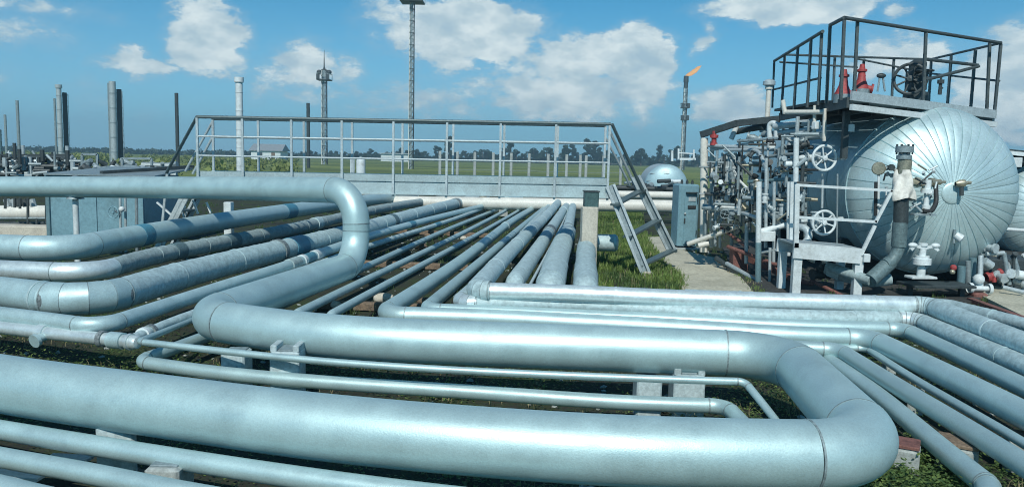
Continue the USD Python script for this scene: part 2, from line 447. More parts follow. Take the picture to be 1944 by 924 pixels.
def pipe(name, label, legs, D, m, bend=1.5, n=24, seams=True, bands=(), rough=0.0, cap=(False, False), joints=0.0, group=None, mitre=False, elbow_mat=None, radii=None, mats=None):
    """one pipe of straight runs and elbows. legs: lists of points; the last of one is the corner to the next"""
    polys = [dense(l) for l in legs]
    allp = np.vstack(polys)
    t = Thing(name, label, 'pipe', (allp[:, 0].mean(), allp[:, 1].mean(), 0), group)
    r = D / 2
    trims = []
    for a, b in zip(polys[:-1], polys[1:]):
        u = a[-2] - a[-1]; v = b[1] - b[0]
        th = math.acos(np.clip(u @ v / np.linalg.norm(u) / np.linalg.norm(v), -1, 1))
        R = bend * D
        trims.append(min(R / math.tan(th / 2), .45 * np.linalg.norm(a[-1] - a[0]), .45 * np.linalg.norm(b[-1] - b[0])))
    runs = [cut(p, trims[i - 1] if i else 0, trims[i] if i < len(trims) else 0) for i, p in enumerate(polys)]
    for i, p in enumerate(runs):
        rr = r if radii is None else radii[i] / 2
        L = np.linalg.norm(np.diff(p, axis=0), axis=1).sum()
        if rough and (mats is None or mats[i] in (LAGGED, LAGGED_D)):
            k = int(min(400, max(30, L / .035)))
            tt = np.r_[0, np.cumsum(np.linalg.norm(np.diff(p, axis=0), axis=1))]
            s = np.linspace(0, L, k)
            p = np.stack([np.interp(s, tt, p[:, j]) for j in range(3)], 1)
            ang = np.linspace(0, 2 * np.pi, n, endpoint=False)
            q = np.stack([np.repeat(s[:, None] * 7 + i * 31, n, 1), np.tile(np.cos(ang) * 2.2, (k, 1)), np.tile(np.sin(ang) * 2.2, (k, 1))], -1)
            wob = (meshkit.fbm(q, 3, 5) - .5) * rough + (meshkit.noise(np.stack([s * 2.2, s * 0 + i, s * 0 + rr], -1), 3)[:, None] - .5) * rough * .8
            tw = s[:, None] * math.pi / (D * .62) + ang[None, :] * .5 * (1 if i % 2 == 0 else -1)
            wob = wob + .55 * rough * np.abs(np.sin(tw)) ** 10 - .15 * rough
            t.part('pipe_run', sweep(p, rr, n, True, wob), m if mats is None else mats[i])
        else:
            t.part('pipe_run', sweep(p, rr, n), m if mats is None else mats[i])
        if joints:
            tt = np.r_[0, np.cumsum(np.linalg.norm(np.diff(p, axis=0), axis=1))]
            for s in np.arange(joints * .6, L - .1, joints):
                s0 = s + rng.uniform(-.2, .2) * joints
                if s0 < .05 or s0 > L - .08: continue
                q = np.stack([np.interp([s0, s0 + .025], tt, p[:, j]) for j in range(3)], 1)
                t.part('joint_strap', sweep(q, rr * (1.012 + rough * .5) + .002, n), SEAM if not rough else m)
    for i in range(len(trims)):
        c = polys[i][-1]
        pts = arc(runs[i][-1], c, runs[i + 1][0], 5 if mitre else 14)
        rr = r if radii is None else max(radii[i], radii[i + 1]) / 2
        if mitre:
            tg = np.gradient(pts, axis=0)
            pr_, nx_ = runs[i], runs[i + 1]
            tg[0], tg[-1] = pr_[-1] - pr_[-2], nx_[1] - nx_[0]
            for j in range(len(pts) - 1):
                dd = (pts[j + 1] - pts[j]); dd = dd / np.linalg.norm(dd) * .0035
                t.part('elbow_section', sweep([pts[j] + dd, pts[j + 1] - dd], rr * 1.012, n, True, None, tg[j:j + 2]), elbow_mat or m)
            t.part('elbow_liner', sweep(pts, rr * .99, n), SEAM)
        else:
            t.part('elbow', sweep(pts, rr * 1.003, n), elbow_mat or m)
        if seams:
            for a, b in ((pts[0], pts[1]), (pts[-1], pts[-2])):
                d = (b - a) / np.linalg.norm(b - a)
                t.part('weld_seam', sweep([a - d * .006, a + d * .006], rr * 1.006 + .002, n), WELD)
    for leg, px, ln, bm in bands:
        p = runs[leg]
        x = np.array([proj(v)[0] for v in p])
        o = np.argsort(x)
        tt = np.r_[0, np.cumsum(np.linalg.norm(np.diff(p, axis=0), axis=1))]
        s0 = np.interp(px, x[o], tt[o])
        s = np.linspace(s0 - ln / 2, s0 + ln / 2, 4)
        q = np.stack([np.interp(s, tt, p[:, j]) for j in range(3)], 1)
        rr = r if radii is None else radii[leg] / 2
        t.part('painted_band' if bm in (BLUE_BAND, DARK_BAND) else 'collar', sweep(q, rr * (1.01 + rough * .6) + (.003 if bm in (BLUE_BAND, DARK_BAND) else .012), n), bm)
    for end, on in zip((0, 1), cap):
        if on:
            p = runs[0] if end == 0 else runs[-1]
            a, b = (p[0], p[1]) if end == 0 else (p[-1], p[-2])
            d = (a - b) / np.linalg.norm(a - b)
            t.part('end_cap', lathe([(-.02, 0), (-.02, r * 1.06), (.03, r * 1.06), (.055, r * .9), (.065, r * .5), (.068, 0)], a, d, n), m)
    t.runs = runs
    return t


def Z(pts, z):
    return [at(x, y, z) for x, y in pts]

# ---------------------------------------------------------------- the ground
single('ground', sheet([(-90, -40), (90, -40), (90, 62), (-90, 62)], 0.0), GROUND, kind='structure')
single('field', sheet([(-900, -500), (900, -500), (900, 950), (-900, 950)], -0.02), FIELD, kind='structure')
path_px = [(1218, 449), (1262, 449), (1300, 476), (1365, 490), (1400, 518), (1446, 556), (1460, 600), (1296, 600), (1294, 529), (1253, 494)]
PATH1 = [tuple(at(x, y, .02)[:2]) for x, y in path_px]
single('concrete_path', sheet(PATH1, -.05, .07), PATHM, kind='structure')
PATH2 = [tuple(at(x, y, .05)[:2]) for x, y in [(1862, 560), (1880, 540), (2100, 585), (2150, 680), (1944, 600)]]
single('paved_yard', sheet(PATH2, -.05, .10), PATHM, kind='structure')
kerb_line = [at(x, y, .05) for x, y in [(1842, 566), (1944, 603), (2150, 684)]]
single('kerb', [bar(a - (0, 0, .04), b - (0, 0, .04), .10, .10) for a, b in zip(kerb_line[:-1], kerb_line[1:])], RUST, kind='structure')

# ---------------------------------------------------------------- the great loop in front
c1, c2, c3, c4 = at(1676, 864, .5), at(1492, 674, .5), at(383, 604, .5), at(676, 500, .5)
c5 = np.array([c4[0], c4[1], 0]); c5[2] = 2.0 - (361 - 293) * c4[1] / FPX * 1.0
loop = pipe('looped_pipe', 'thick silver pipe looping round the foreground and rising to run high across the left', [
    Z([(-330, 650), (0, 727), (300, 769), (600, 808), (900, 836), (1200, 855)], .5) + [c1], [c1, c2],
    [c2] + Z([(1200, 663), (900, 652), (600, 635)], .5) + [c3], [c3, c4], [c4, c5], [c5, atd(300, 356, 13.3), atd(-60, 354, 14.6), atd(-500, 352, 16.5)]],
    .365, SILVER, bend=1.25, n=44)

# ---------------------------------------------------------------- pipes of the left bundle
pipe('bent_pipe', 'smooth grey-blue pipe, uppermost of the left bundle, with blue painted bands', [
    Z([(-340, 462), (0, 469)], .62) + [at(128, 474, .62)], [at(128, 474, .62)] + Z([(300, 441), (540, 402)], .62) + [at(786, 369, .62)]],
    .355, SILVER_B, bend=1.5, n=32, bands=[(1, 268, .30, BLUE_BAND), (1, 545, .5, BLUE_BAND)], cap=(False, True))
pipe('bent_pipe', 'rough grey lagged pipe with dark patches, below the blue-banded one', [
    Z([(-300, 500), (0, 512)], .5) + [at(178, 519, .5)], [at(178, 519, .5)] + Z([(290, 487), (431, 459), (580, 429), (702, 401)], .5) + [at(912, 368, .5)]],
    .24, LAGGED_D, bend=1.8, n=28, rough=.09, mats=[BRIGHT, LAGGED_D], bands=[(1, 335, .25, DARK_BAND), (1, 437, .35, DARK_BAND), (1, 600, .3, LAGGED)], elbow_mat=BRIGHT, seams=True, joints=1.7)
pipe('bent_pipe', 'thick clad pipe whose elbow is made of mitred sections, left of the loop', [
    Z([(-300, 528), (0, 555)], .5) + [at(172, 576, .5)], [at(172, 576, .5)] + Z([(285, 540), (431, 500), (580, 464), (702, 432), (800, 404)], .5) + [at(922, 373, .5)]],
    .33, LAGGED, bend=1.2, n=36, rough=.035, mats=[SILVER_B, LAGGED], bands=[(1, 527, .10, SEAM), (1, 560, .45, BLUE_BAND), (1, 742, .3, DARK_BAND), (1, 864, .25, SEAM)], mitre=True, elbow_mat=SILVER_B, joints=1.6)
pipe('bent_pipe', 'slender silver pipe with pale collars and a blue band, bending right of the mitred elbow', [
    Z([(-300, 568), (0, 597)], .42) + [at(190, 622, .42)], [at(190, 622, .42)] + Z([(280, 592), (431, 542), (544, 505), (644, 468), (800, 421)], .42) + [at(938, 386, .42)]],
    .155, SILVER_B, bend=1.4, n=24, bands=[(1, 556, .35, LAGGED_D), (1, 573, .10, WHITE), (1, 585, .35, BLUE_BAND), (1, 602, .35, WHITE), (1, 780, .4, BLUE_BAND)])
stubp = pipe('tee_pipe', 'pale silver pipe with rust-edged sleeve ending in a blanked flange', [
    Z([(-300, 578), (0, 621), (140, 637), (252, 649)], .33)], .118, BRIGHT, n=24, rough=.05, cap=(False, True), bands=[(0, 82, .09, BRIGHT), (0, 195, .05, SEAM), (0, 222, .14, SILVER_B), (0, 247, .03, BRIGHT)])
_a = at(246, 647, .33)
stubp.part('drain_nozzle', lathe([(0, .04), (.10, .04), (.10, .062), (.13, .062), (.13, 0)], at(88, 636, .31), (-.35, -1, -.25), 16), SILVER_B)
pipe('branch_pipe', 'thin pale lagged pipe leaving the blanked flange and passing behind the loop', [
    [_a] + Z([(290, 627), (380, 592), (560, 519), (704, 466), (800, 436)], .33) + [at(936, 388, .33)]], .105, LAGGED, n=20, rough=.08, bands=[(0, 272, .05, WHITE), (0, 285, .05, SEAM), (0, 830, .5, BLUE_BAND)])
k7, k7b = at(264, 648, .42), at(1414, 724, .42)
pipe('thin_pipe', 'thinnest white-lit pipe running between the two sides of the loop', [
    Z([(470, 566)], .12) + [k7], [k7] + Z([(431, 667), (600, 684), (900, 704), (1200, 717)], .42) + [k7b], [k7b, at(1472, 797, .27), at(1530, 885, .18)]],
    .056, SILVER, bend=1.3, n=16)
k8, k8b = at(262, 686, .22), at(1378, 770, .22)
pipe('thin_pipe', 'small silver pipe that turns back on itself beside the loop, below the thinnest one', [
    Z([(949, 396), (800, 458), (689, 509), (560, 567), (392, 638)], .22) + [k8], [k8] + Z([(372, 702), (600, 724), (900, 744), (1200, 764)], .22) + [k8b], [k8b] + Z([(1416, 810), (1480, 890)], .22)],
    .112, SILVER, bend=1.2, n=22)
pipe('front_pipe', 'silver pipe just in front of the loop along the lower left edge', [Z([(-300, 760), (0, 815), (260, 858), (450, 888), (650, 917), (900, 948), (1100, 968)], .3)], .118, SILVER, n=24)
pipe('front_pipe', 'silver pipe in the lower left corner, second from the loop', [Z([(-300, 800), (0, 867), (186, 901), (330, 930), (600, 975)], .28)], .112, SILVER, n=24)
pipe('front_pipe', 'silver pipe cut by the lower left corner of the picture, farthest from the loop', [Z([(-300, 840), (0, 922), (90, 944), (300, 985)], .28)], .112, SILVER, n=24)

# ---------------------------------------------------------------- pipes of the middle bundle, most of which turn right
def down(p, r=.0):
    p = np.array(p, float)
    return [p, np.array([p[0], p[1], -.15])]


e = at(556, 599, .3)
pipe('field_pipe', 'thin blue-grey pipe coming out under the loop nearest the riser', [Z([(986, 385), (800, 481), (691, 533)], .3) + [e], down(e)], .105, SILVER_B, n=18, seams=False)
e = at(622, 601, .3)
pipe('field_pipe', 'thin blue-grey pipe under the loop, second from the riser', [Z([(1008, 386), (840, 482), (713, 551)], .3) + [e], down(e)], .10, SILVER_B, n=18, seams=False)
k = at(722, 598, .35); k2 = at(1652, 642, .35)
pipe('turning_pipe', 'smooth pipe of the middle bundle turning right, lowest of the bright row', [
    Z([(1034, 385), (960, 429), (840, 521)], .35) + [k], [k] + Z([(900, 603), (1100, 613), (1300, 624), (1480, 636)], .35) + [k2], [k2] + Z([(1944, 787), (2300, 975)], .35)],
    .192, SILVER, bend=1.2, n=24, bands=[(0, 960, .35, LAGGED)])
k = at(806, 588, .4); k2 = at(1716, 625, .4)
pipe('turning_pipe', 'slim pipe of the middle bundle turning right, second lowest of the bright row', [
    Z([(1046, 385), (960, 457), (865, 538)], .4) + [k], [k] + Z([(950, 593), (1100, 600), (1300, 609), (1500, 619)], .4) + [k2], [k2] + Z([(1944, 735), (2300, 915)], .4)],
    .146, SILVER, bend=1.1, n=22)
k = at(868, 575, .47); k2 = at(1738, 606, .47)
pipe('turning_pipe', 'clad pipe with seams turning right, between the slim one and the topmost lagged one', [
    Z([(1050, 384), (975, 466), (915, 532)], .47) + [k], [k] + Z([(1100, 580), (1300, 592), (1500, 602)], .47) + [k2], [k2] + Z([(1944, 694), (2300, 850)], .47)],
    .165, LAGGED, bend=1.0, n=24, rough=.03, mitre=True, seams=True, joints=2.2, elbow_mat=BRIGHT)
k = at(902, 552, .6); k2 = at(1764, 580, .6)
pipe('turning_pipe', 'bright lagged pipe with a squared elbow, topmost of the pipes that turn right', [
    Z([(1061, 383), (1027, 420), (943, 505)], .6) + [k], [k] + Z([(1100, 558), (1300, 567), (1500, 573), (1640, 577)], .6) + [k2], [k2] + Z([(1944, 652), (2300, 790)], .6)],
    .19, BRIGHT, bend=.75, n=26, rough=.02, mitre=True, joints=2.4, elbow_mat=LAGGED, mats=[LAGGED, BRIGHT, LAGGED], radii=[.225, .185, .19])
pipe('far_side_pipe', 'rough pale lagged pipe starting behind the topmost bright pipe at the right edge', [
    Z([(1300, 560)], .45) + [at(1800, 580, .5)], [at(1800, 580, .5)] + Z([(1944, 617), (2300, 745)], .5)], .145, LAGGED, bend=1.0, n=22, rough=.07, joints=1.1, seams=False)
e = at(974, 540, .5)
pipe('field_pipe', 'fat smooth pipe of the middle bundle swelling towards the bright cross pipe', [Z([(1077, 389), (1040, 444), (1019, 476)], .5) + [e], down(e)], .23, LAGGED, n=26, seams=False, bands=[(0, 1043, .5, SEAM), (0, 1070, .6, LAGGED)], rough=.03)
e = at(1006, 541, .45)
pipe('field_pipe', 'thinnest pipe of the middle bundle squeezed between two fat ones', [Z([(1082, 390), (1062, 436)], .45) + [e], down(e)], .042, BRIGHT, n=12, seams=False)
e = at(1044, 545, .5)
pipe('field_pipe', 'fat wrinkled lagged pipe with a dark strap, left of the concrete post', [Z([(1088, 389)], .5) + [at(1077, 440, .5)], [at(1077, 440, .5)] + Z([(1065, 470)], .5) + [e], down(e)], .34, LAGGED, n=30, rough=.10, seams=False,
     bands=[(0, 1078, .25, SEAM)], radii=[.23, .345, .345], bend=.4)
e = at(1112, 548, .5)
t5 = pipe('field_pipe', 'fat wrinkled lagged pipe with a capped side stub, in front of the concrete post', [Z([(1115, 452), (1113, 470)], .5) + [e], down(e)], .30, LAGGED, n=30, rough=.11, seams=False, bend=.5)
a_, b_ = at(1116, 460, .5), at(1163, 461, .5)
t5.part('side_stub', sweep(np.linspace(a_, b_, 10), .155, 26), LAGGED)
t5.part('stub_cap', lathe([(0, .158), (.05, .158), (.085, .13), (.10, .07), (.104, 0)], b_, b_ - a_, 26), SILVER_B)
for px0, px1, yy in ((590, 900, 578), (640, 905, 500), (700, 940, 440)):
    a, b = at(px0, yy - 6, .1), at(px1, yy + 5, .1)
    single('sleeper', chbox((a + b) / 2 - (0, 0, .03), (np.linalg.norm(b - a), .12, .10), .02, math.atan2(b[1] - a[1], b[0] - a[0])), BROWN,
           {578: 'low brown sleeper under the thin pipes nearest the loop', 500: 'low brown sleeper under the thin pipes level with the riser', 440: 'low brown sleeper under the thin pipes close to the walkway'}[yy], 'sleeper')
for i, (x, y) in enumerate([(640, 577), (806, 572), (728, 566), (812, 446), (905, 470), (800, 468), (880, 452), (770, 480)]):
    p = at(x, y, .1)
    s = ball(p, .06 + .02 * (i % 3), 1, (1.4, 1, .8))
    s.vertices += (meshkit.noise(np.asarray(s.vertices) * 15, i)[:, None] - .5) * .03
    single('stone', s, BROWN if i % 2 else CONC_W, 'small broken stone lying between the thin pipes of the middle bundle', 'stone', 'stones between the middle pipes')

# valve and flange at the far ends of the middle bundle
v = Thing('blanked_valve', 'upright blue-grey disc valve on a short pipe near the walkway', 'valve', at(956, 400, 0))
c = at(956, 376, .62)
v.part('disc', lathe([(-.06, 0), (-.06, .40), (.0, .43), (.08, .43), (.08, 0)], c, (1, .25, 0), 28), SILVER_B)
v.part('short_pipe', tube(at(960, 380, .55), at(986, 376, .55), .15, 18), SILVER_B)
v.part('foot', bar(c - (0, 0, .3), c * (1, 1, 0), .3, .25), CONC)
v = Thing('small_valve', 'small brown flanged valve on the mitred pipe under the walkway', 'valve', at(917, 385, 0))
c = at(917, 371, .75)
v.part('body', lathe([(-.15, .12), (-.15, .2), (-.1, .2), (-.1, .12), (.1, .12), (.1, .2), (.15, .2), (.15, 0)], c, (0, 0, 1), 16), BRASS)
v.part('foot', bar(c - (0, 0, .14), c * (1, 1, 0), .2, .2), CONC)

# concrete post with steel box
b0 = at(1119, 457, 0); y0 = 13.25
p = Thing('concrete_post', 'square beige concrete post with a dark steel box on top', 'post', (atd(1119, 450, y0)[0], y0 + .15, 0))
zt = atd(1119, 393, y0)[2]; zb = atd(1119, 365, y0)[2]
p.part('shaft', chbox((p.loc[0], p.loc[1], zt / 2), (.265, .265, zt), .015, .05), CONC_W)
p.part('box', chbox((p.loc[0] + .02, p.loc[1], (zt + zb) / 2 + .001), (.235, .235, zb - zt), .01, .05), GREENBOX)
p.part('box_rim', chbox((p.loc[0] + .02, p.loc[1], zb + .012), (.26, .26, .02), .004, .05), STEEL_D)

# ---------------------------------------------------------------- supports
def block(px0, px1, y0, y1, d, label, m=CONC, saddle=False, depth=.22):
    a, b = atd(px0, y0, d), atd(px1, y0, d)
    zt, w = a[2], b[0] - a[0]
    t = Thing('pipe_support', label, 'support', ((a[0] + b[0]) / 2, d + depth / 2, 0))
    c = (t.loc[0], t.loc[1])
    if saddle:
        t.part('block', chbox((c[0], c[1], (zt - .05) / 2), (w, depth, zt - .05), .012), m)
        for s in (-1, 1):
            t.part('saddle_lug', chbox((c[0] + s * w * .38, c[1], zt - .024), (w * .22, depth * .9, .05), .006), m)
        t.part('saddle_plate', chbox((c[0], c[1], zt - .042), (w * .5, depth * .8, .014), .004), STEEL_G)
    else:
        t.part('block', chbox((c[0], c[1], zt / 2), (w, depth, zt), .014), m)
        t.part('bearing_plate', chbox((c[0], c[1], zt + .006), (w * .8, depth * .7, .01), .003), STEEL_G)


block(418, 463, 670, 697, 6.35, 'pale blue-grey block left of the notched block under the loop', BLOCKP)
block(511, 567, 656, 705, 6.15, 'notched concrete block near the left bend under the back of the loop', BLOCKP, True)
block(1210, 1258, 722, 750, 6.02, 'plain pale block left of the notched one near the right bend', BLOCKP)
block(1281, 1341, 700, 752, 6.05, 'notched pale block near the right bend under the back of the loop', BLOCKP, True)
block(179, 253, 806, 848, 4.56, 'grey concrete block between the loop and the front pipe', BLOCKP, False, .05)
block(272, 338, 890, 930, 4.13, 'pale blue-grey block between the two front pipes', CONC)
for px, py, z, w, l_ in ((120, 872, .16, .26, 'flat steel plate under the lower left front pipes'), (45, 892, .15, .3, 'flat steel plate in the lower left corner beside weeds'), (405, 725, .1, .25, 'flat pale plate on the ground behind the loop, left'), (1165, 783, .34, .42, 'flat white plate under the small turning-back pipe')):
    c = at(px, py, z)
    single('plate', chbox((c[0], c[1], z - .01 if z < .3 else .1), (w, .2, .02 if z < .3 else .2), .004, -.08), STEEL_L, l_, 'plate')
c = at(1320, 924, .1)
single('plate', chbox((c[0], c[1], .1), (.28, .2, .2), .01), WHITE, 'white block peeping out under the front of the loop', 'block')
for i in range(3):
    c = at(212 + 8 * i, 884 + 5 * i, .05)
    single('board', chbox((c[0], c[1], .03 + .004 * i), (.36, .045, .03), .004, -.1), BROWN, 'thin brown wooden batten lying among weeds under the front pipes', 'board', 'battens under the front pipes')
for px, py, w, dd, l_ in ((1818, 842, .24, .26, 'brown-topped concrete block between two pipes at lower right'), (1942, 832, .2, .2, 'brown-topped concrete block cut by the right edge'), (1722, 846, .16, .2, 'reddish concrete block beside the right bend of the loop')):
    c = at(px, py - 8, .24)
    t = Thing('concrete_block', l_, 'block', (c[0], c[1], 0))
    t.part('block', chbox((c[0], c[1], .11), (w, dd, .22), .02, -.5), CONC)
    t.part('top_board', chbox((c[0], c[1], .232), (w * .96, dd * .96, .02), .005, -.5), BROWN if px != 1722 else RUST)
for px, py in ((1642, 682), (1690, 674), (1740, 738)):
    c = at(px, py, .2)
    single('shim', chbox((c[0], c[1], .1), (.12, .09, .2), .01, -.5), CONC, {1642: 'pale concrete shim between the pipes at right, lower one', 1690: 'pale concrete shim beside the thin right pipe, upper one', 1740: 'pale concrete shim under the thin right pipe'}[px], 'block')

# the front pipes of the right bundle
k5 = at(1594, 664, .3)
pipe('side_pipe', 'silver pipe of the right bundle starting beside the loop, next to the thin one', [Z([(1380, 653)], .3) + [k5], [k5] + Z([(1685, 722), (1944, 882), (2150, 1020)], .3)], .138, SILVER, bend=1.2, n=22)
k6 = at(1646, 661, .27)
pipe('side_pipe', 'thin silver pipe of the right bundle, between two thicker ones', [Z([(1400, 653)], .27) + [k6], [k6] + Z([(1737, 720), (1944, 841), (2150, 972)], .27)], .068, SILVER, bend=1.3, n=16)
pipe('side_pipe', 'silver pipe with a flanged end running past the right bend of the loop', [Z([(1548, 668), (1660, 745), (1788, 851)], .2) + [at(1874, 921, .2)], [at(1874, 921, .2)] + Z([(1896, 1000)], .2)], .138, SILVER, bend=.8, n=24)

# ---------------------------------------------------------------- white pipes behind the walkway
pipe('white_pipe', 'sunlit white pipe running level behind the walkway, upper one', [[atd(560, 361, 26.5), atd(900, 365, 26.2), atd(1290, 371, 26)]], .25, CREAM, n=20)
pipe('white_pipe', 'thick sunlit white pipe behind the slanting stair, lower one', [[atd(640, 382, 26.4), atd(1120, 389, 25.6), atd(1290, 392, 25.5)]], .40, CREAM, n=24)
pipe('white_pipe', 'low white pipe under the high pipe at the left edge', [[atd(-160, 404, 19), atd(96, 404, 19)]], .36, CREAM, n=24)
pipe('white_pipe', 'thin dark pipe below the low white one at the left edge', [[atd(-160, 428, 18.4), atd(94, 424, 18.4)]], .1, STEEL_D, n=14)

# ---------------------------------------------------------------- footbridge
RAILD = mat('dark_handrail', (.10, .15, .16), .45, .2, .2, 6)
YN, YF = 13.7, 14.35
rL, rR = atd(374, 222, YN), atd(1160, 236, YN)
br = Thing('footbridge', 'long steel footbridge with triple handrails crossing over the pipes', 'footbridge', ((rL[0] + rR[0]) / 2, (YN + YF) / 2, 0))


def on_rail(px, y, drop):
    """the point of the railing's plane seen at that pixel column, so many metres under the top rail"""
    for _ in range(1):
        x = atd(px, 230, y)[0]
    t = (x - rL[0]) / (rR[0] - rL[0])
    return np.array([x, y, rL[2] + t * (rR[2] - rL[2]) - drop])


for y, l_, r_, posts in ((YN, 374, 1160, [374, 460, 553, 649, 747, 849, 951, 1056, 1158]), (YF, 402, 1150, [404, 490, 577, 668.5, 764.5, 861, 958, 1060, 1150])):
    for k, (drop, rr) in enumerate(((0, .028), (.327, .017), (.655, .015))):
        br.part('handrail' if k == 0 else 'lower_rail', tube(on_rail(l_, y, drop), on_rail(r_, y, drop), rr, 14), RAILD if k == 0 else STEEL_L)
    for px in posts:
        a, b = on_rail(px, y, .01), on_rail(px, y, 1.30 if y == YN else 1.0)
        off = np.array([0, 0, 0])
        br.part('post', bar(a + off * 0, b + off * 0, .038, .038, (0, 1, 0)), STEEL_L)
    br.part('toe_board', bar(on_rail(l_, y, .98) + (0, .036 if y == YN else -.036, 0), on_rail(r_, y, .98) + (0, .036 if y == YN else -.036, 0), .012, .12), DECK)
    br.part('side_beam', cat([bar(on_rail(l_, y, 1.16) + (0, .045 if y == YN else -.045, 0), on_rail(r_, y, 1.16) + (0, .045 if y == YN else -.045, 0), .03, .20),
                              bar(on_rail(l_, y, 1.255) + (0, .0, 0), on_rail(r_, y, 1.255) + (0, .0, 0), .10, .014)]), DECK)
a, b = on_rail(374, YN, 1.05), on_rail(1160, YN, 1.05)
nb = 22
for i in range(nb):
    p0, p1 = a + (b - a) * (i + .02) / nb, a + (b - a) * (i + .98) / nb
    br.part('deck_plank', bar(p0 + (0, (YF - YN) / 2, 0), p1 + (0, (YF - YN) / 2, 0), YF - YN - .13, .03), DECK)
# stair on the right
def stringer(a, b, gap, m=STEEL_L):
    off = np.array([gap / 2, 0, gap * .18])
    f1 = br.part('stair_stringer', bar(a, b, .02, gap * .9, (1, 0, .6)), STEEL_G)
    for s in (-1, 1):
        br.part('stringer_flange', bar(a + off * s + (0, -.03, 0), b + off * s + (0, -.03, 0), .07, .045, (1, 0, .6)), m, parent=f1)


s0, s1 = atd(1158, 352, YN), atd(1229, 527, 13.5)
q0, q1 = atd(1206, 335, 14.7), atd(1277, 480, 14.8)
stringer(s0, s1, .12)
stringer(q0, q1, .12)
br.part('stair_foot', chbox((s1[0], s1[1], .06), (.14, .14, .12), .01), CONC_W)
for (ax, ay), (bx, by) in (((1166, 389), (1222, 359)), ((1190, 450), (1250, 417)), ((1212, 505), (1279, 474))):
    br.part('tread', bar(atd(ax, ay, 13.55), atd(bx, by, 14.75), .15, .035), RAILD)
br.part('stair_handrail', tube(atd(1162, 236, YN), atd(1219, 360, 14.5), .028, 12), RAILD)
br.part('stair_handrail', tube(atd(1158, 250, YF), atd(1212, 366, 14.9), .026, 12), STEEL_L)
br.part('stair_handrail', tube(atd(1150, 262, YF), atd(1196, 352, 14.9), .022, 12), STEEL_L)
# stair on the left
s0, s1 = atd(366, 345, 15.1), atd(296, 484, 15.0)
stringer(s0, s1, .12)
q0, q1 = atd(390, 345, 15.8), atd(326, 476, 15.7)
stringer(q0, q1, .12)
for k in (.2, .4, .6, .8, .97):
    br.part('tread', bar(s0 + (s1 - s0) * k, q0 + (q1 - q0) * k, .15, .035), RAILD)
br.part('landing_plate', trimesh.convex.convex_hull(np.array([on_rail(372, y_, 1.0 + dz) + (dx, 0, 0) for y_ in (YN, YF) for dz in (0, .03) for dx in (0,)] + [s0 + (0, 0, dz) for dz in (0, -.03)] + [q0 + (0, 0, dz) for dz in (0, -.03)] + [on_rail(410, YF, 1.0 + dz) for dz in (0, .03)])), DECK)
br.part('stair_handrail', tube(rL, atd(316, 328, 14.9), .028, 12), RAILD)
br.part('stair_handrail', tube(atd(404, 230, YF), atd(352, 325, 14.5), .022, 12), STEEL_L)
br.part('stair_handrail', tube(atd(405, 258, YF), atd(366, 330, 14.5), .022, 12), STEEL_L)
br.part('stair_post', bar(atd(318, 326, 14.9), atd(304, 470, 14.95), .04, .04), STEEL_L)
for x0, y0, x1, y1 in ((340, 380, 352, 420), (298, 384, 330, 412), (352, 392, 318, 420), (366, 380, 376, 406), (392, 384, 400, 404)):
    br.part('brace', bar(atd(x0, y0, 15.5), atd(x1, y1, 15.5), .04, .03), WHITE)
c = atd(434, 386, 17.5)
single('concrete_block', chbox((c[0], c[1], c[2] / 2), (.16, .2, c[2] + .06), .01), WHITE, 'pale block standing under the left end of the footbridge', 'block')
# ---------------------------------------------------------------- the tanks
TR = 1.375
tc_ = atd(1764, 363, 13.3)
TZ = tc_[2]
AX = np.array([.06, 1.0, 0]); AX /= np.linalg.norm(AX)      # away from the camera
FR, SD = -AX, np.array([AX[1], -AX[0], 0])                    # front, right-hand side


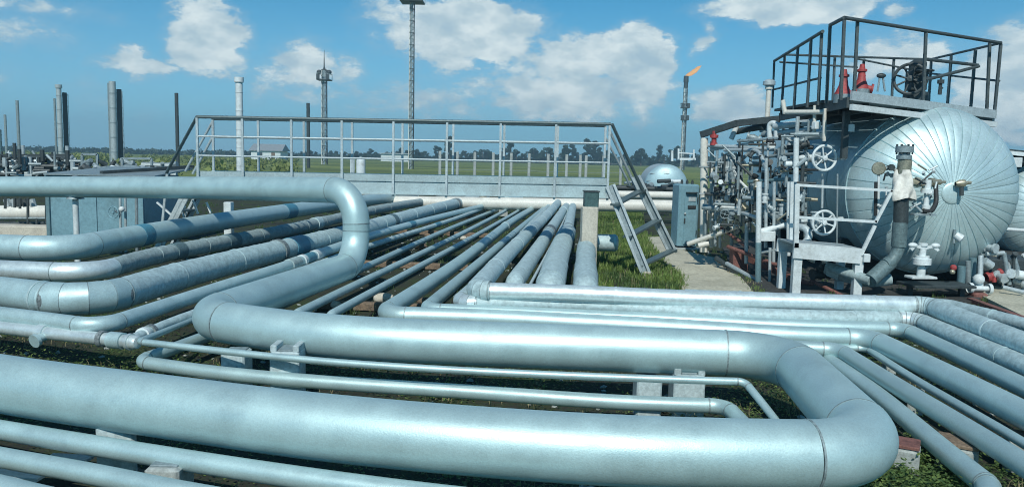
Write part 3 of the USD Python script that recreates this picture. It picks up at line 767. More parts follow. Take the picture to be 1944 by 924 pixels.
def tank(name, label, c, R, L, gores, hd=.58, mat_h=CLAD, mat_b=CLAD_D, saddles=True):
    t = Thing(name, label, 'tank', (c[0] + AX[0] * L / 2, c[1] + AX[1] * L / 2, 0))
    nb = int(L / 1.0)
    for i in range(nb):
        a, b = c + AX * (L * i / nb), c + AX * (L * (i + 1) / nb)
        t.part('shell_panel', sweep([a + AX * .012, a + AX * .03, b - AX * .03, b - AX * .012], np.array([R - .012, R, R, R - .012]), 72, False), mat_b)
    t.part('inner_shell', sweep([c + AX * .03, c + AX * L], R - .022, 48), SEAM)
    t.part('head_rim', sweep([c - AX * .05, c + AX * .05], R + .012, 72), mat_b)
    n, kr = gores, 11
    jr = np.random.default_rng(gores)
    cuts = np.r_[0, np.sort((np.arange(1, n) + jr.uniform(-.16, .16, n - 1)) / n), 1] * 2 * math.pi
    dents = jr.uniform(-.002, .005, n)
    up = np.array([0, 0, 1.0])
    H_ = R * hd
    g = np.linspace(0, math.pi / 2, kr)
    prof = lathe([(H_ * math.cos(x) - .013, (R - .012) * math.sin(x)) for x in g], c, FR, 64)
    t.part('inner_head', prof, SEAM)
    r0 = .11
    for i in range(n):
        a0, a1 = cuts[i], cuts[i + 1]
        V, F = [], []
        na = 5
        for x in np.linspace(math.asin(r0), math.pi / 2, kr):
            rad, ax = R * math.sin(x), H_ * math.cos(x)
            nrm_r, nrm_a = math.sin(x) / R, math.cos(x) / H_
            ln = math.hypot(nrm_r, nrm_a); nrm_r, nrm_a = nrm_r / ln, nrm_a / ln
            w = min(.010, rad * .12)
            for j in range(na):
                u = (0, .05, .5, .95, 1)[j]
                ang = a0 + (a1 - a0) * u
                off = (-.016, .0, w * .3 + dents[i] * math.sin(2.2 * x), .0, -.016)[j] + (.004 if i % 2 else 0)
                rr, aa = rad + nrm_r * off, ax + nrm_a * off
                V.append(c + FR * aa + (SD * math.cos(ang) + up * math.sin(ang)) * rr)
        for p_ in range(kr - 1):
            for j in range(na - 1):
                q = p_ * na + j
                F += [(q, q + na, q + na + 1), (q, q + na + 1, q + 1)]
        m = trimesh.Trimesh(V, F, process=False)
        if (m.face_normals.mean(0) @ (FR + .001 * (m.centroid - c))) < 0:
            m.invert()
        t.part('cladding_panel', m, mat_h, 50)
    t.part('centre_cap', lathe([(H_ - .03, R * r0 * 1.1), (H_ + .008, R * r0 * 1.1), (H_ + .022, R * r0 * .95), (H_ + .028, R * r0 * .5), (H_ + .03, 0)], c, FR, 32), mat_h)
    if saddles:
        for s in (.12, .5, .88):
            q = c + AX * L * s
            t.part('saddle', [chbox((q[0], q[1], (c[2] - R * .72) / 2 + .05), (R * 1.7, .3, (c[2] - R * .72) + .1), .02), ], STEEL_D)
    t.c, t.R, t.L, t.H = c, R, L, H_
    return t


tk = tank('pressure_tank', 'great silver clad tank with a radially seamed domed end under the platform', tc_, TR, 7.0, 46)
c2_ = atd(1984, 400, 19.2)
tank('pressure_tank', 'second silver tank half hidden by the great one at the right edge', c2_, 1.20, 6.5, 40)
# band of the second tank


def on_head(px, py, out=0.0):
    """the place on the domed end of the great tank seen at that pixel"""
    r = ray(px, py); r = r / np.linalg.norm(r)
    lo = None
    for s in np.linspace(9, 18, 4000):
        q = CAM + r * s - tk.c
        a, rad = q @ FR, np.linalg.norm(q - FR * (q @ FR))
        if (a / tk.H) ** 2 + (rad / tk.R) ** 2 <= 1 and a >= -.1:
            return CAM + r * (s - out)
    return atd(px, py, 13.0)


def handwheel(t, c, axis, R, m, spokes=6, parent=None):
    """wheel on a thing: rim with spokes and hub as one part and its sub-parts"""
    d, s, u = frame(np.asarray(axis, float))
    p = t.part('handwheel', ring(c, d, R, R * .11, 30, 8), m)
    for k in range(spokes):
        a = 2 * math.pi * k / spokes + .3
        t.part('spoke', tube(c - d * R * .1, c + (np.cos(a) * s + np.sin(a) * u) * R, R * .065, 8), m, parent=p)
    t.part('hub', lathe([(-R * .3, 0), (-R * .3, R * .2), (R * .18, R * .2), (R * .22, 0)], c, d, 14), m, parent=p)
    return p


def valve(name, label, c, flow, stem, s, m=STEEL_L, wheel=0.0, wm=WHITE, group=None, catg='valve'):
    flow, stem = np.array(flow, float), np.array(stem, float)
    flow /= np.linalg.norm(flow); stem /= np.linalg.norm(stem)
    t = Thing(name, label, catg, (c[0], c[1], c[2] - s), group)
    t.part('body', lathe([(-s, 0), (-s, .55 * s), (-.85 * s, .55 * s), (-.85 * s, .3 * s), (-.4 * s, .45 * s), (0, .55 * s), (.4 * s, .45 * s), (.85 * s, .3 * s), (.85 * s, .55 * s), (s, .55 * s), (s, 0)], c, flow, 20), m)
    t.part('bonnet', lathe([(0, .4 * s), (.5 * s, .38 * s), (.5 * s, .58 * s), (.66 * s, .58 * s), (.66 * s, .3 * s), (1.1 * s, .2 * s), (1.1 * s, 0)], c, stem, 18), m)
    t.part('stem', lathe([(1.0 * s, .08 * s), (1.9 * s, .08 * s), (1.9 * s, 0)], c, stem, 10), STEEL_L)
    _, a, b = frame(flow)
    for sg in (-1, 1):
        for k in range(8):
            an = 2 * math.pi * k / 8 + .2
            q = c + flow * sg * .93 * s + (np.cos(an) * a + np.sin(an) * b) * .47 * s
            t.part('bolt', tube(q - flow * .14 * s, q + flow * .14 * s, .045 * s, 6), STEEL_D)
    if wheel:
        handwheel(t, c + stem * 1.75 * s, stem, wheel, wm)
    return t


def clamp_line(t, name, pts, r, m, bend=2.0, n=12):
    """a small pipe of straight runs with rounded corners as one part"""
    pts = [np.asarray(p, float) for p in pts]
    out = [pts[0]]
    for i in range(1, len(pts) - 1):
        a, c, b = pts[i - 1], pts[i], pts[i + 1]
        L = min(bend * r * 2, .45 * np.linalg.norm(a - c), .45 * np.linalg.norm(b - c))
        out += list(arc(c + (a - c) / np.linalg.norm(a - c) * L, c, c + (b - c) / np.linalg.norm(b - c) * L, 7))
    out.append(pts[-1])
    return t.part(name, sweep(out, r, n), m)


# added near-black slab whose colour paints the shade under tanks and pipework
SLABM = mat('shade_slab', (.05, .055, .052), .9, 0, .35, 3, .006, 30, (.02, .024, .025), .7)
single('tank_slab', sheet([tuple(at(x, y, .03)[:2]) for x, y in ((1440, 562), (1385, 500), (1372, 470), (1500, 430), (2300, 430), (2300, 520), (1880, 545), (1855, 572))], -.04, .072), SLABM, 'added dark slab painting the shade under the tanks and pipework', 'slab')

# platform on the tank
pl = Thing('platform', 'dark railed steel platform on top of the great tank', 'platform', (tc_[0], tc_[1] + 2, 0))
FLt, FRt, BRt, BLt = atd(1603, 34, 12.3), atd(1900, 82, 13.9), atd(1766, 113, 17.2), atd(1487, 104, 16.6)
FLb, FRb = atd(1614, 187, 12.35), atd(1888, 222, 13.95)
zf = FLb[2]
BRb = np.array([BRt[0], BRt[1], FRb[2]]); BLb = np.array([BLt[0], BLt[1], zf])
DR = mat('dark_rail', (.075, .10, .105), .5, .15, .25, 8)
rr = .029
pl.part('handrail', tube(FLt, FRt, rr, 12), DR)
pl.part('handrail', tube(FRt, BRt, rr * .8, 12), DR)
pl.part('handrail', tube(BRt, BLt, rr * .8, 12), DR)
k1 = atd(1576, 48, 13.15)
pl.part('handrail', tube(FLt, k1, rr, 12), DR)
pl.part('handrail', tube(atd(1562, 60, 13.4), atd(1470, 116, 17.2), rr, 12), DR)
pl.part('handrail', tube(atd(1470, 116, 17.2), atd(1466, 205, 17.2), rr * .8, 12), DR)


def pst(px, ptop, pbot, y, w=.042, m=None):
    a_ = atd(px[0], ptop, y); b_ = atd(px[1], pbot, y); b_[2] = min(b_[2], zf - .03)
    pl.part('post', bar(a_, b_, w, w, (0, 1, 0)), m or DR)


for a in (((1603, 1596), 36, 190, 12.32), ((1628, 1621), 40, 190, 12.5), ((1576, 1569), 48, 196, 13.15), ((1758, 1752), 60, 200, 13.1), ((1900, 1887), 84, 224, 13.92), ((1879, 1873), 82, 214, 14.05),
          ((1560, 1555), 62, 175, 13.5), ((1540, 1534), 72, 178, 14.1), ((1515, 1508), 88, 192, 15.1), ((1490, 1484), 102, 205, 16.3),
          ((1852, 1844), 96, 190, 14.9), ((1806, 1800), 106, 182, 16.0), ((1768, 1765), 115, 178, 17.1), ((1697, 1695), 112, 172, 17.1), ((1640, 1638), 112, 170, 17), ((1585, 1583), 108, 165, 16.9)):
    pst(*a)
for p_, q_ in ((atd(1628, 112, 16.9), atd(1766, 140, 17.2)), (atd(1897, 154, 13.9), atd(1768, 140, 17.1)), (atd(1558, 148, 13.5), atd(1470, 170, 17.2)), (atd(1480, 118, 16.8), atd(1628, 128, 16.9))):
    pl.part('mid_rail', tube(p_, q_, .02, 10), DR)
for p_, q_ in ((atd(1757, 152, 13.2), atd(1858, 126, 14.0)), (atd(1760, 113, 13.2), atd(1856, 124, 14.0))):
    pl.part('brace', tube(p_, q_, .028, 10), DR)
dq = [FLb, FRb, BRb, BLb]
for i in range(12):
    a0, a1 = (i + .03) / 12, (i + .97) / 12
    q = [FLb + (FRb - FLb) * a0, FLb + (FRb - FLb) * a1, BLb + (BRb - BLb) * a1, BLb + (BRb - BLb) * a0]
    v = np.array(q + [x - (0, 0, .03) for x in q])
    m = trimesh.convex.convex_hull(v)
    pl.part('deck_plank', m, STEEL_G)
yb = (BLb + BRb) / 2
pl.part('side_beam', bar(FLb + (0, -.03, .04), FRb + (0, -.03, .04), .04, .14), STEEL_L)
pl.part('kick_plate', bar(FLb + (0, -.055, -.135), FRb + (0, -.055, -.135), .06, .09), WHITE)
pl.part('side_beam', bar(FRb + (0, .02, -.06), BRb + (0, 0, -.06), .04, .16), STEEL_L)
pl.part('side_beam', bar(FLb + (-.02, .02, -.06), BLb + (0, 0, -.06), .04, .16), STEEL_D)
for k in (.12, .37, .62, .87):
    a, b = FLb + (FRb - FLb) * k + (0, .1, -.1), BLb + (BRb - BLb) * k + (0, 0, -.1)
    pl.part('joist', bar(a, b, .08, .13), STEEL_D)
for k, j in ((.05, .12), (.05, .9), (.62, .12), (.62, .9)):
    a = FLb + (FRb - FLb) * k; b = BLb + (BRb - BLb) * k
    q = a + (b - a) * j - (0, 0, .16)
    pl.part('leg', bar(q, (q[0], q[1], TZ + .5), .09, .09, (0, 1, 0)), STEEL_D)
q = [atd(1470, 207, 16.6), atd(1562, 190, 13.4), atd(1600, 192, 13.4), atd(1545, 205, 16.6)]
pl.part('rear_deck', trimesh.convex.convex_hull(np.array(q + [x - (0, 0, .05) for x in q])), STEEL_D)
pl.part('under_frame', [bar(atd(1560, 206, 13.6), atd(1700, 202, 14.2), .07, .2), bar(atd(1560, 232, 13.7), atd(1650, 214, 14.2), .07, .12)], STEEL_D)

# things standing on the platform
for (px, py0, py1, y, l_) in ((1600, 132, 182, 12.9, 'red conical valve cover at the left corner of the platform'), (1634, 122, 172, 13.6, 'red conical valve cover right of the corner posts on the platform')):
    b = atd(px, py1, y); h = atd(px, py0, y)[2] - b[2]
    t = Thing('relief_valve', l_, 'valve', b)
    t.part('base', lathe([(-.12, .14), (0, .14), (.02, .14), (.02, 0)], b, (0, 0, 1), 16), STEEL_G)
    t.part('body', lathe([(0.02, .13), (.1 * h, .125), (.4 * h, .07), (.7 * h, .055), (.72 * h, .08), (.8 * h, .08), (.82 * h, .05), (h, .035), (h, 0)], b, (0, 0, 1), 16), RED)
    t.part('spout', lathe([(0, .05), (.16, .05), (.16, .085), (.19, .085), (.19, 0)], b + (0, 0, .13 * h), (1, -.3, -.2), 14), RED)
wv = Thing('platform_valve', 'black spoked handwheel valve by the middle post on the platform', 'valve', atd(1735, 185, 13.6))
cw = atd(1728, 150, 13.6)
handwheel(wv, cw, (-.45, -.9, .1), .25, STEEL_D, 8)
wv.part('gearbox', chbox(cw + (.2, .2, 0), (.26, .3, .34), .03), STEEL_D)
wv.part('body', lathe([(-.5, .2), (-.2, .2), (-.2, .12), (.3, .14), (.36, .05), (.36, 0)], cw + (.22, .22, 0), (0, 0, 1), 16), STEEL_D)
handwheel(wv, cw + (.20, -.08, .13), (0, 0, 1), .13, STEEL_D, 5)
tr = Thing('tripod_stand', 'small dark pipe frame standing at the back of the platform', 'stand', atd(1673, 170, 15.5))
for dx in (-7, 7):
    tr.part('leg', tube(atd(1673 + dx * .4, 146, 15.5), atd(1673 + dx, 174, 15.5), .02, 8), STEEL_G)
tr.part('head', ball(atd(1673, 144, 15.5), .06, 2, (1.5, 1, .8)), STEEL_D)
tr = Thing('drain_cock', 'small dark tap standing on the right part of the platform', 'valve', atd(1784, 180, 14.8))
tr.part('body', lathe([(0, .035), (.2, .03), (.2, .06), (.27, .06), (.27, .02), (.34, .02), (.34, 0)], atd(1784, 180, 14.8), (0, 0, 1), 10), STEEL_D)
tr.part('lever', tube(atd(1784, 164, 14.8), atd(1790, 168, 14.8), .015, 8), STEEL_D)
vt = Thing('vent_pipe', 'pale vent pipe with a mushroom cap left of the platform', 'vent', atd(1456, 235, 16))
vb = atd(1456, 235, 16); vh = atd(1456, 152, 16)[2] - vb[2]
vt.part('pipe', lathe([(0, .05), (vh - .18, .05), (vh - .18, .075), (vh - .12, .075), (vh - .12, 0)], vb, (0, 0, 1), 14), CREAM)
vt.part('cap', lathe([(vh - .12, .05), (vh - .10, .12), (vh - .03, .12), (vh, .08), (vh + .02, 0)], vb, (0, 0, 1), 16), STEEL_L)

# fittings on the domed end
g = on_head(1716, 345, .0)
ga = np.array([0, 0, 1.0])
DRAIN = mat('drain_cladding', (.13, .20, .21), .6, .2, .2, 12, .003, 40, (.08, .11, .11), .5)  # cladding colour darkened to carry the shade the drain hangs in
sv = Thing('safety_valve', 'cloth-wrapped safety valve with a clad drain pipe on the domed end', 'valve', on_head(1716, 400, .4) * (1, 1, 0) + (0, 0, .3))
bx = atd(1716, 350, 11.95)
px1 = lambda x, y, d=11.95: atd(x, y, d)
sv.part('bonnet', lathe([(0, .05), (.03, .11), (.09, .11), (.09, .085), (.13, .085), (.13, .13), (.22, .13), (.22, .1), (.24, 0)], px1(1716, 306), ga, 20), STEEL_G)
for k in range(8):
    a = k * math.pi / 4
    sv.part('bolt', tube(px1(1716, 306) + (.115 * math.cos(a), .115 * math.sin(a), .1), px1(1716, 306) + (.115 * math.cos(a), .115 * math.sin(a), .25), .014, 6), STEEL_D)
sv.part('neck', lathe([(0, .1), (.2, .1), (.25, .06), (.25, 0)], px1(1716, 330), ga, 16), BRASS)
# the cloth: a loose wrap
V = []
nu, nv = 40, 16
for i in range(nv):
    tt = i / (nv - 1)
    for j in range(nu):
        a = 2 * math.pi * j / nu
        r_ = .095 + .085 * tt - .05 * max(0, tt - .75) * 4 * .5 + .022 * math.sin(5 * a + 3 * tt) * (.3 + tt) + .02 * math.sin(3 * a - 4 * tt)
        V.append(px1(1716, 322) + np.array([r_ * math.cos(a), r_ * math.sin(a), -.44 * tt - .03 * math.sin(2 * a + 1) * tt]))
F = []
for i in range(nv - 1):
    for j in range(nu):
        a, b = i * nu + j, i * nu + (j + 1) % nu
        F += [(a, a + nu, b + nu), (a, b + nu, b)]
cl = trimesh.Trimesh(V, F, process=False)
if cl.face_normals[0] @ (cl.triangles_center[0] - px1(1716, 340)) < 0: cl.invert()
sv.part('cloth_wrap', cl, CLOTH, 60)
sv.part('inlet', tube(px1(1716, 340), on_head(1735, 345) + AX * .2, .08, 14), STEEL_G)
sv.part('drain_column', tube(px1(1711, 372), px1(1710, 424), .105, 18), STEEL_D)
sv.part('drain_cladding', tube(px1(1709, 422), px1(1706, 468), .108, 20), DRAIN)
sv.part('drain_elbow', sweep(arc(px1(1706, 466), px1(1703, 496), px1(1684, 505, 11.9), 9), .092, 18), DRAIN)
sv.part('drain_cladding', tube(px1(1690, 498, 11.95), px1(1652, 532, 11.8), .11, 20), DRAIN)
sv.part('drain_pipe', tube(px1(1652, 532, 11.8), px1(1570, 505, 12.3), .075, 16), LAGGED_D)
ga_ = Thing('pressure_gauge', 'round gauge on a thin stem left of the cloth-wrapped valve', 'gauge', px1(1668, 420, 12.1))
ga_.part('dial', lathe([(-.04, 0), (-.04, .1), (.03, .1), (.045, .085), (.045, 0)], px1(1668, 320, 12.1), (-.4, -.9, 0), 22), BRASS)
ga_.part('stem', tube(px1(1668, 328, 12.1), px1(1667, 415, 12.1), .02, 10), WHITE)
ga_.part('hose', tube(px1(1663, 345, 12.1), px1(1662, 410, 12.1), .026, 10), BLACK)
clamp_line(ga_, 'tube', [px1(1674, 322, 12.1), px1(1690, 318, 12.05), px1(1708, 326, 12.0)], .03, STEEL_G)
ga_.part('cock', lathe([(-.05, .03), (.05, .03), (.05, .05), (.09, .05), (.09, 0)], px1(1688, 318, 12.05), (0, -1, 0), 10), STEEL_D)
lv = Thing('level_gauge', 'vertical level gauge with valves and a black hose left of the centre cap', 'gauge', px1(1755, 412, 12.1))
clamp_line(lv, 'hose', [px1(1776, 350, 12.2), px1(1778, 385, 12.1), px1(1768, 402, 12.0), px1(1752, 400, 12.0)], .035, BLACK)
lv.part('column', lathe([(0, .06), (.12, .06), (.12, .04), (.3, .04), (.3, .09), (.36, .09), (.36, .05), (.5, .05), (.5, 0)], px1(1757, 404, 12.05), ga, 14), WHITE)
lv.part('dial', lathe([(-.03, 0), (-.03, .075), (.03, .075), (.035, 0)], px1(1740, 346, 12.1), (-.4, -.9, 0), 18), BRASS)
lv.part('upper_cock', lathe([(-.09, .02), (-.09, .07), (-.03, .07), (-.03, .045), (.09, .045), (.09, .02), (.18, .02), (.18, 0)], px1(1775, 346, 12.2), (1, .2, .05), 14), BRASS)
lv.part('upper_pipe', tube(px1(1740, 352, 12.1), px1(1775, 348, 12.2), .03, 10), STEEL_L)
lv.part('lower_plate', chbox(px1(1752, 407, 12.05), (.34, .16, .03), .008), STEEL_G)
lv.part('bracket', tube(px1(1757, 400, 12.05), on_head(1762, 405) + AX * .2, .035, 10), STEEL_G)
lv.part('bracket', tube(px1(1775, 346, 12.2), on_head(1776, 348) + AX * .2, .035, 10), STEEL_G)
for (x, y), (x2, y2) in (((1728, 395), (1748, 385)), ((1732, 385), (1750, 402))):
    lv.part('lever', tube(px1(x, y, 12), px1(x2, y2, 12), .018, 8), STEEL_L)
ck = Thing('sight_cock', 'small brass cock with a dark stem right of the centre cap', 'valve', on_head(1826, 365, .15))
b = on_head(1826, 348, .12)
ck.part('cock', lathe([(-.1, .03), (-.04, .06), (.04, .06), (.06, .03), (.14, .025), (.14, 0)], b, (1, 0, .1), 12), BRASS)
ck.part('stem', tube(b + (0, 0, -.05), b + (0, -.02, -.19), .032, 10), STEEL_D)
ck.part('nozzle', tube(b, b + AX * .3, .03, 10), STEEL_L)
ck = Thing('sight_cock', 'small white cock low on the domed end, right of the bottom valve', 'valve', on_head(1822, 470, .15))
b = on_head(1820, 450, .10)
ck.part('cock', lathe([(-.06, .03), (-.06, .06), (.05, .07), (.08, 0)], b, (.7, -.4, -.5), 12), WHITE)
ck.part('stem', tube(b + (-.06, .02, .12), b + (-.06, .02, -.1), .02, 10), STEEL_G)
ck.part('nozzle', tube(b, b + AX * .3, .03, 10), STEEL_L)
bv = Thing('bottom_valve', 'white valve with winged handle standing under the domed end', 'valve', px1(1748, 530, 11.9))
b = px1(1748, 524, 11.9)
bv.part('body', lathe([(0, .06), (.12, .06), (.14, .045), (.18, .045), (.18, .13), (.27, .13), (.27, .1), (.31, .1), (.31, .05), (.46, .05), (.46, .065), (.50, .065), (.50, 0)], b, ga, 20), WHITE)
for s in (-1, 1):
    bv.part('wing_handle', [bar(b + (0, 0, .42), b + (s * .16, -.03, .47), .05, .04), ball(b + (s * .17, -.03, .47), .05, 2, (1.4, 1, .8)), bar(b + (s * .15, -.03, .45), b + (s * .21, -.05, .40), .04, .04)], WHITE)
bv.part('base_plate', chbox(b + (0, 0, -.012), (.40, .22, .03), .008, .1), WHITE)
fb = px1(1748, 526, 11.9)
st = Thing('steel_table', 'low dark steel stand below the bottom valve', 'stand', (px1(1780, 545, 12.1)[0], px1(1780, 545, 12.1)[1], 0))
tz = px1(1780, 541, 12.1)[2]
st.part('top', chbox((px1(1780, 541, 12.1)[0], 12.15, tz), (1.0, .5, .04), .01, .1), STEEL_D)
for s in (-.4, .4):
    st.part('leg', bar((px1(1780, 541, 12.1)[0] + s, 12.15, tz - .02), (px1(1780, 541, 12.1)[0] + s, 12.15, 0), .07, .07, (0, 1, 0)), STEEL_D)

hf = np.random.default_rng(51)
MORE = []
for i in range(26):
    x, y = hf.uniform(1665, 1785), hf.uniform(315, 415)
    if abs(x - 1805) + abs(y - 360) < 40: continue
    a = px1(x, y, 12.05 + hf.uniform(-.08, .12)); s_ = hf.uniform(.022, .05)
    tgt = lv if x > 1730 else (ga_ if x < 1692 else sv)
    if i % 3:
        tgt.part('fitting', lathe([(-s_, 0), (-s_, s_ * .8), (-s_ * .6, s_ * .8), (-s_ * .6, s_ * .5), (s_ * .6, s_ * .5), (s_ * .6, s_ * .8), (s_, s_ * .8), (s_, 0)], a, hf.normal(size=3), 10), [STEEL_L, BRASS, STEEL_D, WHITE, STEEL_G][i % 5])
    else:
        tgt.part('small_tube', tube(a, a + hf.normal(size=3) * (.12, .04, .12), .014, 8), [STEEL_L, STEEL_D, BRASS][i % 9 // 3])
for i in range(34):
    x, y = hf.uniform(1862, 1950), hf.uniform(482, 545)
    a = atd(x, y, 13.0 + hf.uniform(-.3, .8)); s_ = hf.uniform(.03, .07)
    if a[2] < .1: continue
    MORE.append((a, s_, hf.normal(size=3), [STEEL_D, STEEL_L, STEEL_G, STEEL_D, WHITE, BRASS][i % 6]))
# ---------------------------------------------------------------- white landing with steps
LD = 11.9
ld = Thing('landing', 'small white steel landing with rails beside the great tank', 'landing', atd(1575, 560, LD) * (1, 1, 0))
la, lb = atd(1506, 475, LD), atd(1634, 486, LD)
ld.part('front_beam', bar(la, lb, .05, .23), WHITE)
ld.part('floor_plate', trimesh.convex.convex_hull(np.array([x + np.array([0, y, z]) for x in (la, lb) for y in (.026, .7) for z in (.09, .114)])), STEEL_L)
ld.part('back_beam', bar(la + (0, .75, 0), lb + (0, .75, 0), .05, .2), WHITE)
for px in ((1516, 1515), (1633, 1632)):
    q = atd(px[0], 487, LD)
    ld.part('leg', bar((q[0], LD + .06, q[2]), (q[0], LD + .06, 0), .125, .11, (0, 1, 0)), WHITE)
    ld.part('leg', bar((q[0], LD + .7, q[2]), (q[0], LD + .7, 0), .11, .11, (0, 1, 0)), WHITE)
ld.part('rail_post', bar(atd(1513, 350, LD), atd(1511, 470, LD), .07, .05, (0, 1, 0)), WHITE)
ld.part('rail_post', bar(atd(1503, 345, LD + .7), atd(1501, 458, LD + .7), .05, .05, (0, 1, 0)), WHITE)
ld.part('top_rail', bar(atd(1511, 351, LD), atd(1694, 362, LD), .035, .04), WHITE)
ld.part('mid_rail', bar(atd(1511, 412, LD), atd(1664, 421, LD), .035, .04), WHITE)
ld.part('sloping_rail', bar(atd(1694, 361, LD), atd(1662, 422, LD), .035, .045), WHITE)
ld.part('sloping_rail', bar(atd(1661, 428, LD), atd(1634, 484, LD), .035, .05), WHITE)
ld.part('brace', [bar(atd(1520, 482, LD + .1), atd(1545, 495, LD + .3), .05, .06), bar(atd(1548, 482, LD + .1), atd(1568, 497, LD + .3), .05, .05)], WHITE)
c = atd(1644, 489, LD)
ld.part('corner_plate', chbox(c, (.10, .1, .12), .01), WHITE)

# ---------------------------------------------------------------- blue cabinet
cb = Thing('cabinet', 'blue-grey steel cabinet with a dark slot standing on the concrete path', 'cabinet', (atd(1305, 420, 18)[0], 18.2, 0))
x0, x1 = atd(1284, 420, 18)[0], atd(1324, 420, 18)[0]; cz = atd(1305, 350, 18)[2]
cx = (x0 + x1) / 2
cb.part('body', chbox((cx, 18.25, cz / 2 + .05), (x1 - x0, .5, cz - .1), .03, .12), BLUE)
cb.part('door', chbox((cx + .07, 17.985, cz / 2 - .02), ((x1 - x0) * .60, .02, cz * .78), .006, .12), BLUE)
cb.part('slot', chbox((cx + .09, 17.965, cz * .66), (.19, .02, .07), .006, .12), BLACK)
cb.part('label_plate', chbox((cx + .09, 17.966, cz * .78), (.17, .012, .09), .004, .12), STEEL_L)
cb.part('hood', chbox((cx + .07, 17.93, cz * .88), (.26, .1, .02), .004, .12), STEEL_D)
cb.part('handle', chbox((cx - .06, 17.96, cz * .45), (.03, .03, .12), .006, .12), STEEL_D)
for k in (.25, .75):
    cb.part('hinge', tube((cx + .07 + (x1 - x0) * .30, 17.96, cz * k), (cx + .07 + (x1 - x0) * .30, 17.96, cz * k + .09), .012, 8), STEEL_D)
cb.part('lock', lathe([(0, .022), (.02, .022), (.025, .012), (.025, 0)], (cx - .06, 17.95, cz * .56), (0, -1, 0), 12), STEEL_L)
cb.part('plinth', chbox((cx, 18.25, .02), (x1 - x0 + .16, .7, .08), .02, .12), CONC)
for k in range(3):
    cb.part('cable_gland', lathe([(0, .03), (.07, .03), (.07, .02), (.10, .02), (.1, 0)], (cx - .1 + .12 * k, 18.25, cz), ga, 10), STEEL_D)
for s in (-1, 1):
    cb.part('foot', chbox((cx + s * .17, 18.25, .03), (.06, .45, .06), .006, .12), STEEL_D)

# ---------------------------------------------------------------- pipework between the cabinet and the landing
pw = Thing('pipe_rack', 'crowded rack of white and grey pipes left of the great tank', 'pipe rack', atd(1400, 480, 15) * (1, 1, 0))
def P(x, y, d=14.6): return atd(x, y, d)
def G(x, y, d): q = atd(x, y, d); return np.array([q[0], q[1], 0])
# uprights
for x, y0_, y1_, d, r_, m in ((1337, 262, 478, 15.5, .075, CREAM), (1352, 268, 470, 15.6, .04, CREAM), (1372, 290, 420, 15, .028, STEEL_L), (1368, 300, 470, 15.2, .03, STEEL_L), (1359, 380, 468, 15.2, .03, STEEL_L), (1340, 380, 470, 15.2, .025, STEEL_G),
                               (1441, 345, 462, 13.2, .045, WHITE), (1440, 460, 556, 13.2, .05, TEAL), (1455, 300, 470, 13.6, .03, WHITE), (1470, 345, 500, 13.5, .028, WHITE), (1462, 470, 552, 13.3, .025, WHITE), (1498, 345, 485, 13.3, .035, WHITE),
                               (1512, 262, 345, 13.1, .045, WHITE), (1418, 400, 500, 14.2, .035, WHITE), (1480, 300, 480, 14.2, .03, STEEL_G), (1425, 300, 440, 14.6, .028, STEEL_G), (1408, 280, 430, 15.4, .03, STEEL_G), (1390, 360, 480, 15, .035, STEEL_G), (1488, 240, 330, 14.4, .03, STEEL_L),
                               (1530, 250, 470, 13.6, .03, STEEL_G), (1547, 200, 265, 13.6, .03, CREAM), (1566, 206, 268, 13.4, .032, CREAM), (1562, 330, 395, 13.2, .02, STEEL_L), (1590, 330, 470, 13.1, .015, STEEL_G)):
    pw.part('upright_pipe', tube(P(x, y0_, d), P(x - 1.5, y1_, d), r_, 12), STEEL_L if (m == WHITE and x not in (1441, 1512, 1498)) else m)
